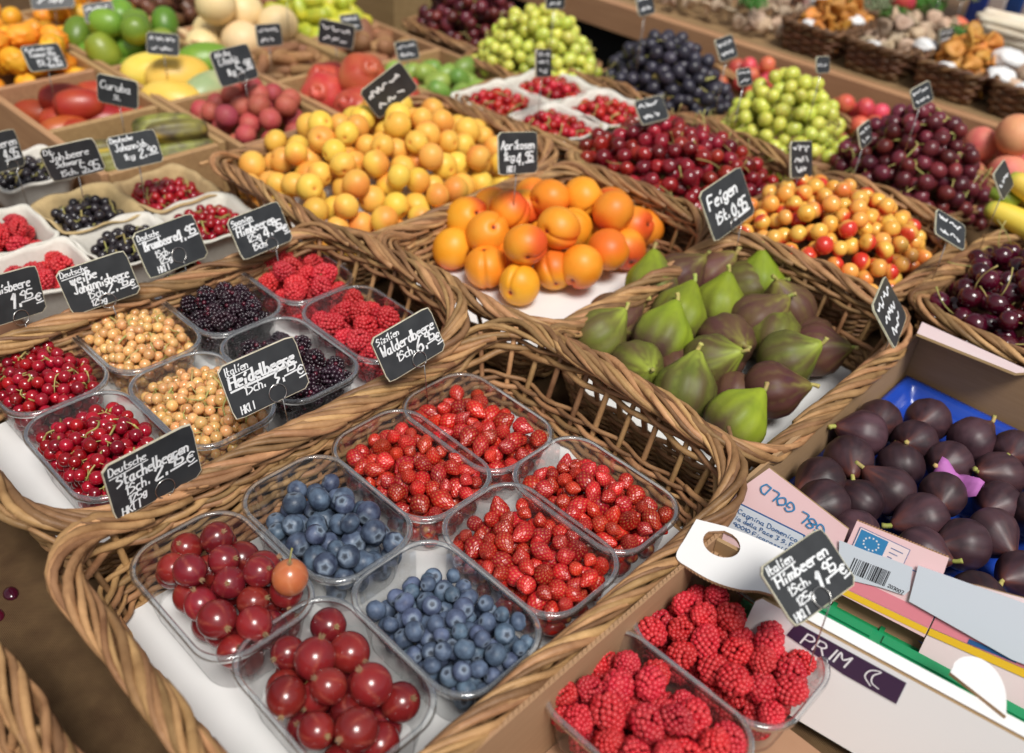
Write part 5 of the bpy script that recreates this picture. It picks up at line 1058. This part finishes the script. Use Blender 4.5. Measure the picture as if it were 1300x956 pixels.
def square_basket(x0, x1, y0, y1, lab, seed):
    rg = np.random.RandomState(seed); r = bpy.data.objects.new('square_basket', None); COL.objects.link(r); r.location = ((x0 + x1) / 2, (y0 + y1) / 2, ZT + .006); tag(r, lab, 'basket', 'square wicker baskets on the neighbouring stall')
    hx, hy = (x1 - x0) / 2, (y1 - y0) / 2; N = 96; p, n, tot = rr_path(hx, hy, .018, N); ns = 28
    for k in range(7):
        z = .006 + .0072 * k; off = .003 * np.cos(math.pi * (np.arange(N) / N * ns + k)) - .012 * (1 - z / .055); q = np.concatenate([p + n * off[:, None], np.full((N, 1), z)], 1); v, f = tube_vf(q, .0038, 5, True); link('weaving_rod', mesh('weaving_rod', v, f, 'wicker_dark'), r)
    for k in range(2):
        a = np.arange(N) / N * ns * math.pi + k * math.pi; q = np.concatenate([p + n * (.005 * np.cos(a))[:, None], (.055 + .004 * np.sin(a))[:, None]], 1); v, f = tube_vf(q, .0045, 5, True); link('border_rod', mesh('border_rod', v, f, 'wicker_dark'), r)
    for k in range(ns):
        i = int(k / ns * N); v, f = tube_vf([(*(p[i] - n[i] * .012), .0), (*p[i], .055)], .003, 5); link('stake', mesh('stake', v, f, 'wicker_dark'), r)
    q = MB(); q.box(-hx + .02, hx - .02, -hy + .02, hy - .02, .001, .006); q.build('base', 'wicker_dark', r)
def crumple(x, y, z, s, lab, seed):
    v, f = ico(4); P = v * (1 + .22 * snoise(v, seed, 5, 8) + .12 * np.abs(snoise(v, seed + 5, 13, 8)))[:, None] * np.array([1, 1, .55]) * s
    o = link('paper', mesh('paper', P, f, 'white_card'), None, (x, y, z)); tag(o, lab, 'paper', 'white paper on the neighbouring stall')
def mushroom_mesh(r, mt, s):
    V = []; F = []; n = 12; prof = [(.0, -.9), (.22, -.9), (.26, -.3), (.5, .05), (.95, .30), (1.0, .40), (.7, .52), (.25, .42), (0.02, .36)]
    for j, (rr, z) in enumerate(prof):
        for k in range(n): a = k / n * 6.283; w_ = 1 + .12 * math.sin(a * 3 + s) * (j > 3); V.append((rr * w_ * r * math.cos(a), rr * w_ * r * math.sin(a), z * r + .08 * r * math.sin(a * 2 + s) * (j > 3)))
    for j in range(len(prof) - 1):
        for k in range(n): l = (k + 1) % n; F.append((j * n + k, j * n + l, (j + 1) * n + l, (j + 1) * n + k))
    return mesh('mushroom', V, F, mt)
CHM = [mushroom_mesh(.017, 'chanterelle', s) for s in range(3)]; MUM = [mushroom_mesh(.018, 'mushroom', s) for s in range(3)]
def heap(seed, n, cx, cy, hx, hy, h, ms, name, lab, cat, r=.016, base=ZT + .01, hb=.04):
    for i, q in enumerate(pile(seed, n, r * .85, r * 1.15, rect_in(cx, cy, hx, hy, .4, .03), (cx - hx, cx + hx, cy - hy, cy + hy), mound(cx, cy, hx, hy, base + h, base + hb), .05, base)):
        put(name, ms[i % len(ms)], *q[:3], up_rot(110), lab, cat, 'all in the heap: ' + lab, q[3] / r)
for k, (xc, lab) in enumerate(((-.862, 'farthest left of the dark square baskets on the neighbouring stall'), (-.722, 'second dark square basket from the left on the neighbouring stall'), (-.580, 'third dark square basket from the left on the neighbouring stall'), (-.440, 'dark square basket cut by the right edge on the neighbouring stall'))):
    square_basket(xc - .060, xc + .060, 1.765, 1.98, lab, 60 + k)
heap(111, 110, -.862, 1.875, .055, .09, .11, CHM, 'chanterelle', 'orange chanterelle in the left square basket', 'mushroom', .013, ZT + .01, .05)
heap(112, 110, -.722, 1.875, .055, .09, .10, MUM, 'mushroom', 'pale brown mushroom in the second square basket', 'mushroom', .014, ZT + .01, .05)
heap(113, 110, -.580, 1.875, .055, .09, .11, CHM, 'chanterelle', 'orange chanterelle in the third square basket', 'mushroom', .013, ZT + .01, .05)
heap(114, 80, -.440, 1.875, .055, .09, .09, MUM, 'mushroom', 'pale brown mushroom in the basket at the right edge', 'mushroom', .014, ZT + .01, .05)
for i, (x, y, z, s) in enumerate(((-.872, 1.790, .160, .017), (-.82, 1.87, .168, .020), (-.732, 1.790, .155, .018), (-.66, 1.85, .166, .022), (-.59, 1.790, .155, .018), (-.52, 1.89, .172, .032), (-.505, 1.82, .160, .026), (-.44, 1.795, .158, .026), (-.90, 1.90, .18, .030))):
    crumple(x, y, z, s, ['crumpled white paper in the left square basket', 'crumpled white paper right of the left chanterelles', 'crumpled white paper in the second square basket', 'crumpled white paper between second and third baskets', 'crumpled white paper at the front of the third basket', 'large crumpled white paper beside the third basket', 'crumpled white paper lump right of the chanterelles', 'crumpled white paper in the rightmost square basket', 'crumpled white paper at the far left of the baskets'][i], 70 + i)
def herb_bunch(x, y, z, s, mt, lab, seed, n=420, cat='herbs'):
    rg = np.random.RandomState(seed); V = []; F = []
    for i in range(n):
        d = rg.normal(size=3); d /= np.linalg.norm(d); d[2] = abs(d[2]) * .9; c = d * s * rg.uniform(.45, 1.0) ** .5 * np.array([1, 1, .8]); a = rg.normal(size=3); a /= np.linalg.norm(a); bb_ = np.cross(a, d); l = s * rg.uniform(.10, .20)
        k = len(V); V += [c - a * l * .5, c + bb_ * l * .5, c + a * l * .6 + d * l * .3, c - bb_ * l * .5]; F.append((k, k + 1, k + 2, k + 3))
    r = bpy.data.objects.new('herb_bunch', None); COL.objects.link(r); r.location = (x, y, z); tag(r, lab, cat, 'herb bunches on the neighbouring stall')
    link('leaves', mesh('leaves', V, F, mt, False), r); q = MB()
    for i in range(7): q.tube([(.012 * math.cos(i), .012 * math.sin(i), -.3 * s), (.2 * s * math.cos(i), .2 * s * math.sin(i), .5 * s)], .0022, 4)
    q.build('stems', mt, r)
for i, (x, y, z, s, mt_, lab) in enumerate(((-.765, 1.945, .170, .040, 'herb', 'dark green herb bunch right of the left chanterelles'), (-1.01, 1.80, .165, .032, 'herb', 'small dark green herb bunch farthest left on the neighbouring stall'), (-.622, 1.92, .175, .040, 'herb', 'dark green herb bunch left of the third basket chanterelles'),
    (-.895, 1.965, .165, .036, 'herb', 'dark green herb bunch behind the left chanterelles'), (-.93, 2.13, .16, .065, 'grey_herb', 'grey green leafy heap behind the left basket'), (-.865, 2.08, .145, .055, 'grey_herb', 'grey green leafy heap behind the second basket'), (-.80, 2.25, .18, .085, 'grey_herb', 'dusty green foliage at the back of the neighbouring stall'), (-.97, 2.32, .18, .085, 'herb', 'dark foliage at the back left of the neighbouring stall'), (-.815, 2.19, .15, .050, 'herb', 'dark green foliage beside the striped awning'), (-.88, 2.36, .19, .08, 'grey_herb', 'grey green foliage behind the small teal tin'))):
    herb_bunch(x, y, z, s, mt_, lab, 90 + i, 420 if s < .08 else 700)
heap(115, 150, -1.13, 1.87, .22, .10, .07, MUM, 'mushroom', 'brown mushroom heaped at the left of the neighbouring stall', 'mushroom', .018)
PR_ = [m_plain('potato', s, .026, 'pink_root', 3, 1, 1.4, .06) for s in range(3)]
heap(116, 90, -1.06, 2.10, .16, .11, .09, PR_, 'potato', 'pinkish potato heaped at the back of the neighbouring stall', 'potato', .028)
heap(117, 24, -.93, 1.95, .045, .05, .07, [m_plain('garlic', s, .026, 'pale_root', 3, 1, .85, .05) for s in range(2)], 'garlic', 'pale garlic bulb behind the left herb bunch', 'garlic', .026)
heap(118, 50, -.72, 2.06, .06, .05, .07, MUM, 'mushroom', 'brown mushroom heaped behind the second square basket', 'mushroom', .018)
heap(119, 24, -.815, 2.10, .035, .05, .09, RF, 'tomato', 'small red tomato far back on the neighbouring stall', 'tomato', .026)
heap(120, 24, -.665, 2.10, .05, .03, .075, RF, 'radish', 'red radish far back near the striped awning', 'radish', .026)
ASP = m_capsule('asparagus', 1, .0085, 11.0, 'pale_root', .02, .35, 0, 3)
for i in range(34):
    put('asparagus', ASP, -.545 + RG.uniform(-.015, .015), 2.03 + .012 * (i % 9), ZT + .050 + .015 * (i // 9) , (R_(90 + RG.uniform(-3, 3)), 0, R_(90 + RG.uniform(-5, 5))), 'white asparagus spear bundled behind the right basket', 'asparagus', 'white asparagus spears')
b = MB(); b.box(-.65, -.42, 2.01, 2.15, ZT + .006, ZT + .040); o = b.build('white_box', 'white_board'); tag(o, 'low white box under the white asparagus spears', 'box')
b = MB(); b.tube([(0, 0, 0), (0, 0, .06)], [.028, .028], 20); o = b.build('teal_tin', 'teal_paint', None, True, (-.868, 2.205, ZT + .05)); tag(o, 'small teal tin far back among the foliage', 'tin')
b = MB(); b.box(-.905, -.83, 2.17, 2.24, ZT + .006, ZT + .049); o = b.build('wooden_box', 'wood_beam'); tag(o, 'wooden box far back under the small teal tin', 'box')
# striped side curtain
aw = bpy.data.objects.new('striped_awning', None); COL.objects.link(aw); aw.location = (-.735, 2.235, ZT); tag(aw, 'blue and white striped awning curtain at the top right', 'awning')
for k in range(9):
    q = MB(); V = []; F = []
    for i in range(5):
        for j in range(8): u_ = k * .036 + .036 * i / 4; zz = 1.1 * j / 7 + .006; V.append((u_ * .95, u_ * .30 + .006 * math.sin(u_ * 40), zz))
    F = [(i * 8 + j, (i + 1) * 8 + j, (i + 1) * 8 + j + 1, i * 8 + j + 1) for i in range(4) for j in range(7)]
    o = link('stripe', mesh('stripe', V, F, 'awning_blue' if k % 2 == 0 else 'awning_white'), aw); s_ = o.modifiers.new('thick', 'SOLIDIFY'); s_.thickness = .002
# ------------------------------------------------------------------ price signs: x, y, z, yaw, lean, roll, width; lines: text, u, v, cap height, stroke, underlined, fitted width
S = sign
S('black price sign reading Deutsche Stachelbeeren, leaning on the front basket border', (-.580, .230, .131, .053, .090, .003, .080), [('Deutsche', .05, .80, .13, .028, 1, .40), ('Stachelbeeren', .10, .56, .19, .04, 0, .80), ('1Sch.', .17, .36, .17, .032, 0, .24), ('2.', .49, .35, .20, .05, 0, .13), ('95', .66, .42, .17, .05, 1, .16), ('€', .86, .34, .17, .035, 1, .09), ('125g', .18, .20, .13, .032, 0, .18), ('HKl I', .08, .05, .13, .03, 0, .20)], ring=(.56, .14))
S('black price sign reading Italien Heidelbeere, in front of the white currants', (-.612, .358, .145, -.122, .363, .083, .077), [('Italien', .06, .80, .14, .026, 1, .28), ('Heidelbeere', .07, .56, .21, .055, 1, .84), ('1Sch.', .22, .36, .18, .032, 0, .24), ('3.', .56, .31, .25, .05, 0, .15), ('95', .72, .43, .18, .042, 1, .17), ('€', .90, .29, .16, .035, 1, .08), ('HKl I', .10, .07, .14, .028, 0, .17)], ring=(.58, .16), stake=.06)
S('black price sign reading Sizilien Walderdbeere, between two baskets', (-.573, .496, .140, -.163, .415, .20, .071), [('Sizilien', .06, .80, .14, .03, 0, .36), ('Walderdbeere', .07, .54, .21, .045, 0, .86), ('1Sch.', .26, .30, .18, .035, 0, .26), ('6.', .58, .24, .28, .055, 0, .15), ('95', .75, .36, .18, .045, 1, .15), ('€', .90, .24, .17, .04, 1, .08)], ring=(.55, .12), stake=.06)
S('black price sign reading Deutsche weiße Johannisbeere, behind the white currants', (-.877, .330, .130, -.307, .276, .162, .072), [('Deutsche', .05, .84, .12, .026, 1, .38), ('weiße', .14, .64, .19, .045, 0, .36), ('Johannisbeere', .14, .42, .21, .042, 0, .78), ('1Sch.', .30, .23, .17, .03, 0, .22), ('2.', .56, .21, .20, .045, 0, .14), ('95', .74, .28, .15, .042, 1, .13), ('€', .89, .20, .14, .035, 1, .07), ('125g', .30, .07, .13, .028, 0, .2)], ring=(.52, .08), stake=.05)
S('black price sign reading Brombeere 4.95 above the blackberries', (-.901, .426, .130, .066, .477, -.002, .077), [('Deutsche', .05, .80, .12, .026, 1, .34), ('Brombeere', .10, .57, .19, .05, 0, .52), ('4.', .62, .50, .24, .05, 0, .12), ('95', .78, .58, .18, .05, 1, .16), ('1Sch.', .22, .36, .14, .03, 0, .2), ('125g', .24, .21, .13, .03, 0, .18), ('HKl I', .17, .05, .13, .03, 0, .17)], ring=(.55, .26))
S('black price sign reading Spanien Himbeeren, behind the back raspberries', (-.862, .518, .135, .047, .523, .020, .072), [('Spanien', .05, .80, .13, .034, 1, .38), ('Himbeeren', .08, .54, .21, .05, 0, .72), ('125g', .22, .34, .16, .036, 0, .22), ('4.', .52, .30, .22, .055, 0, .14), ('95', .72, .40, .17, .055, 1, .17), ('€', .88, .26, .15, .045, 1, .09), ('1Sch.', .25, .12, .16, .04, 0, .24)], ring=(.58, .10))
S('black price sign cut by the left edge, reading beere 1.95', (-.898, .246, .135, .202, .250, -.146, .073), [('Johannisbeere', .02, .62, .19, .04, 0, .82), ('1.', .52, .26, .28, .065, 0, .10), ('95', .66, .38, .17, .04, 1, .18), ('€', .87, .27, .15, .035, 1, .09)], ring=(.60, .04))
S('black price sign reading Joh.beere Schwarz 5.95, standing by the crate', (-1.132, .426, .150, -.484, -.002, .184, .066), [('Dt.', .06, .80, .14, .035, 0, .18), ('Joh.beere', .12, .58, .20, .045, 0, .70), ('Schwarz', .18, .38, .16, .04, 0, .46), ('1Sch.', .20, .10, .17, .035, 0, .28), ('5.95', .58, .12, .24, .045, 1, .34)], ring=None)
S('black price sign reading Johannisb. 2.90 behind the red currants', (-1.115, .500, .150, -.072, .513, -.017, .063), [('Deutsche', .05, .80, .14, .035, 0, .46), ('Johannisb.', .10, .54, .20, .04, 0, .66), ('1kg', .22, .26, .16, .035, 0, .2), ('2.', .54, .24, .24, .055, 0, .13), ('90', .72, .32, .18, .045, 1, .18)], ring=None)
S('black price sign at the left edge ending in en 95', (-1.227, .369, .140, .334, .285, -.115, .071), [('Himbeeren', .18, .60, .20, .045, 0, .76), ('4.95', .62, .30, .22, .05, 1, .30)], ring=(.72, .08))
S('black price sign reading Curuba above the oblong green fruit', (-1.287, .566, .160, -.910, .098, -.102, .060), [('Curuba', .08, .52, .28, .05, 0, .72), ('St.', .40, .20, .18, .035, 0, .16)], ring=None, stake=.09)
S('black price sign reading Tamarillo above the red tamarillos', (-1.474, .545, .160, .160, .663, -.133, .059), [('Kolumbien', .08, .76, .15, .035, 0, .72), ('Tamarillo', .12, .54, .18, .04, 0, .66), ('1St.', .25, .18, .24, .04, 0, .22), ('2.95', .52, .16, .30, .05, 1, .36)], ring=None, stake=.06)
S('large black price sign reading Litschis 5.98 above the lychees', (-1.265, .742, .170, .222, .441, -.052, .077), [('Afrika', .10, .80, .13, .035, 0, .38), ('Litschis', .14, .58, .18, .04, 0, .48), ('1kg', .26, .26, .17, .04, 0, .18), ('5.', .52, .24, .30, .06, 0, .14), ('98', .72, .34, .22, .05, 1, .18)], ring=(.55, .1))
S('large slate sign tilted with handwriting above the fig basket', (-.517, .961, .170, -.025, .522, .121, .093), [('Feigen', .10, .60, .24, .065, 0, .66), ('1St.', .16, .26, .20, .055, 0, .26), ('0.95', .52, .20, .24, .065, 1, .36)], ring=(.5, .05), stake=.06)
S('black sign reading Aprikosen 4.95 between yellow and orange apricots', (-.748, .826, .190, .089, .312, -.247, .076), [('Aprikosen', .06, .60, .20, .055, 0, .84), ('1kg', .12, .34, .18, .05, 0, .26), ('4.', .44, .22, .26, .06, 0, .16), ('95', .66, .32, .2, .06, 1, .2), ('HKl I', .2, .06, .14, .04, 0, .2)], ring=None, stake=.10)
S('tilted grey sign reading Himbeeren 1.95 in front of the pink carton', (-.143, .505, .165, -.320, 1.024, .171, .068), [('Italien', .06, .82, .13, .032, 1, .36), ('Himbeeren', .09, .60, .17, .045, 0, .78), ('1Sch.', .17, .40, .14, .034, 0, .28), ('1.', .54, .26, .22, .075, 0, .11), ('95', .69, .36, .17, .045, 1, .17), ('€', .87, .22, .14, .040, 1, .09), ('125g', .19, .22, .12, .032, 0, .22), ('HKl I', .06, .05, .12, .032, 0, .2)], ring=(.48, .14), stake=.075)
for lab, q, n_, stk in (
    ('small black sign on the green mangoes, nearly edge of the crate', (-1.463, .732, .150, -.651, .361, -.069, .051), 2, .06), ('small black sign by the far orange fruit', (-1.673, .727, .150, -.642, .7, .213, .051), 2, .05), ('black sign cut by the top edge above the orange fruit', (-1.809, .705, .150, -.604, .6, .102, .074), 2, .06),
    ('small square black sign on the cream melons', (-1.383, .882, .160, .113, .243, -.132, .053), 2, .08), ('black sign with writing at the top edge left of the star fruit', (-1.489, .991, .200, .290, .386, -.177, .060), 3, .10), ('small black sign right of the star fruit', (-1.363, 1.039, .160, .074, .547, -.088, .044), 2, .08),
    ('black sign standing behind the pomegranates', (-1.30, .960, .170, -.80, .05, -.144, .060), 2, .05), ('small black sign before the small green fruits', (-1.195, 1.025, .160, -.013, .454, -.066, .046), 2, .07), ('black sign tipped on its corner behind the yellow apricots', (-1.03, .850, .180, -.396, .05, .594, .074), 2, .06),
    ('black sign in front of the redcurrant punnets and black grapes', (-.766, 1.133, .170, -.225, .710, .048, .055), 2, .07), ('narrow black sign in front of the light green grapes', (-.942, 1.082, .200, .348, .191, -.262, .060), 3, .12), ('grey sign before the gap between the two stalls', (-.949, 1.334, .250, .144, .436, -.068, .054), 2, .12),
    ('small pale sign behind the light green grapes', (-1.048, 1.219, .250, -.065, .236, -.120, .044), 2, .13), ('grey sign leaning before the neighbouring table edge', (-.766, 1.310, .230, .033, .556, .002, .052), 2, .13), ('tiny grey sign among far red fruit', (-.674, 1.219, .230, .021, .474, -.099, .037), 2, .13),
    ('narrow black sign between the red and blush cherries', (-.529, 1.160, .170, .126, .364, -.265, .072), 3, .09), ('narrow tilted sign left of the dull red grapes', (-.486, 1.243, .200, .107, .415, .030, .045), 2, .10), ('pale sign on top of the dull red grapes', (-.454, 1.317, .250, -.281, .461, .234, .042), 2, .10),
    ('tiny dark sign behind the pale green grapes', (-.618, 1.343, .240, -.053, .395, -.131, .036), 1, .12), ('dark sign standing before the pink peaches', (-.299, 1.255, .200, .074, .626, .106, .054), 1, .08), ('grey sign tilted before the dark cherries', (-.303, 1.124, .170, -.139, .781, -.704, .053), 2, .07), ('narrow slate sign between figs and dark cherries', (-.277, .921, .150, .292, .718, -.016, .079), 3, .05)):
    S(lab, q, [], ring=None, stake=stk, scrib=n_)
# signs of the neighbouring stall
for i, (x, y, z, yw) in enumerate(((-1.03, 1.83, .20, -.4), (-.895, 1.90, .185, -.4), (-.632, 1.86, .19, -.3), (-.455, 1.90, .21, -.3), (-.765, 2.14, .20, -.4), (-.715, 2.13, .21, -.4), (-1.20, 1.83, .19, -.4), (-.955, 1.93, .21, -.4))):
    S(['small pale sign beside the left herb bunch', 'small dark sign at the left chanterelle basket', 'small dark sign by the third basket herb bunch', 'grey sign in white paper right of the chanterelles', 'pale sign far back, left of a pair', 'pale sign far back, right of a pair', 'small sign on the brown mushroom heap', 'small sign at the garlic bulbs'][i], (x, y, z, yw, .3, .05, .040), [], ring=None, stake=.08, scrib=2)
# stray bits on the burlap
for i, (x, y) in enumerate(((-.640, .100), (-.655, .118))):
    o = link('withered_berry', m_plain('withered_berry', i, .0065, 'black_cherry', 2, 1.3, .7, .12), None, (x, y, .004)); tag(o, ['withered dark berry on the burlap beside the front basket', 'second withered berry scrap on the burlap, nearer the currants'][i], 'berry')

# ------------------------------------------------------------------ labels: tell the members of each group apart by row and place
bpy.context.view_layer.update()
ORD = ['first', 'second', 'third', 'fourth', 'fifth', 'sixth', 'seventh', 'eighth', 'ninth', 'tenth', 'eleventh', 'twelfth', 'thirteenth', 'fourteenth', 'fifteenth', 'sixteenth']
def seen_at(o):
    d = o.matrix_world.translation - Vector((0, 0, CAM_H)); z = d.dot(f3); return d.dot(r3) / z, d.dot(u3) / z
SHORT = (('black currant cluster in the white paper punnet in front of the brown one', 'black currant cluster in the white paper punnet'), ('light green grape bunch in the far basket left of the black grapes', 'light green grape bunch left of the black grapes'),
    ('red currant cluster in the white paper punnet near the yellow apricots', 'red currant cluster in the white punnet near yellow apricots'), ('red currant cluster in the brown paper punnet against the wooden crate', 'red currant cluster in the brown punnet against the crate'),
    ('bright red currant cluster in the', 'bright currant cluster in'), ('black currant cluster in the brown paper punnet behind the white one', 'black currant cluster in the brown paper punnet'), ('white currant cluster in the punnet under its weiße Johannisbeere sign', 'white currant cluster under the weiße Johannisbeere sign'),
    ('smooth orange fruit in the far left compartment behind the limes', 'smooth orange fruit behind the green mangoes'), ('raspberry in the white paper punnet cut by the left edge', 'raspberry in the white punnet at the left edge'), ('raspberry in the white paper punnet behind the left price sign', 'raspberry in the white punnet behind a price sign'),
    ('large orange apricot with a red blush heaped on white card', 'large orange apricot with a red blush'), ('dark red grape bunch at the far end of the table', 'dark red grape bunch at the far table end'), ('dark red gooseberry in the nearest punnet at the bottom edge', 'dark red gooseberry in the nearest punnet'),
    ('black purple fig with a short stem in the blue tray', 'black purple fig in the blue tray'), ('black currant cluster in the paper punnet at the far left', 'dark berry cluster in the far left punnet'), ('wild strawberry in the punnet at the basket right end', 'wild strawberry in the basket right end punnet'),
    ('dark red gooseberry in the punnet under the Stachelbeeren sign', 'dark red gooseberry under the Stachelbeeren sign'), ('in the compartment at the left edge', 'at the left edge'), ('red currant cluster in the punnet behind the Stachelbeeren sign', 'red currant cluster behind the Stachelbeeren sign'),
    ('white currant cluster in the punnet behind the Heidelbeere sign', 'white currant cluster behind the Heidelbeere sign'), ('raspberry in the carton punnet', 'carton raspberry'), ('small bumpy green fruit in the compartment behind the pomegranates', 'small bumpy green fruit behind the pomegranates'), ('red currant cluster in the punnet at the left edge', 'red currant cluster at the left edge'),
    ('pale green grape bunch heaped behind the red cherries', 'pale green grape bunch behind the cherries'), ('oblong green and yellow curuba in the front wooden compartment', 'oblong green and yellow curuba'), ('red pomegranate with its crown up behind the yellow apricots', 'red pomegranate behind the yellow apricots'), ('raspberry in the back punnet under the Spanien Himbeeren sign', 'raspberry under the Spanien Himbeeren sign'))
by = {}
for o in list(scene.objects):
    if o.parent is None and o.get('label') and o.get('group'): by.setdefault((o['group'], o['label']), []).append(o)
for (g, lab), L in by.items():
    n = len(L)
    if n < 2: continue
    pts_ = {o: seen_at(o) for o in L}
    for a_, b_ in SHORT: lab = lab.replace(a_, b_)

    if n <= 40:
        nr = max(1, int(round(math.sqrt(n / 2.0)))) if n > 4 else 1
        L.sort(key=lambda o: pts_[o][1]); rows = [list(c) for c in np.array_split(np.arange(n), nr)]
        for ri, row in enumerate(rows):
            q = sorted((L[i] for i in row), key=lambda o: pts_[o][0]); rn = '' if nr == 1 else ' in front row' if ri == 0 else ' in back row' if ri == nr - 1 else f' in row {["two", "three", "four", "five", "six"][ri - 1]}'
            for k, o in enumerate(q): o['label'] = f'{lab}, {ORD[k]} from left{rn}'
    else:
        xs_ = sorted(p[0] for p in pts_.values()); ys_ = sorted(p[1] for p in pts_.values())
        cells = {}; qx = [xs_[int(n * t)] for t in (.25, .5, .75)]; qy = [ys_[int(n * t)] for t in (.25, .5, .75)]
        for o in L:
            x, y = pts_[o]; c = ['far left', 'left', 'right', 'far right'][sum(x > t for t in qx)]; r = ['front', 'lower', 'upper', 'back'][sum(y > t for t in qy)]
            cells.setdefault(f'{lab}, {r} {c}', []).append(o)
        for nm, M_ in cells.items():
            mz = sorted(o.location.z for o in M_)[len(M_) // 2]; ms_ = sorted(o.scale.x for o in M_)[len(M_) // 2]
            for o in M_: o['label'] = nm + (', larger' if o.scale.x >= ms_ else ', smaller') + (' upper one' if o.location.z >= mz else ' lower one')
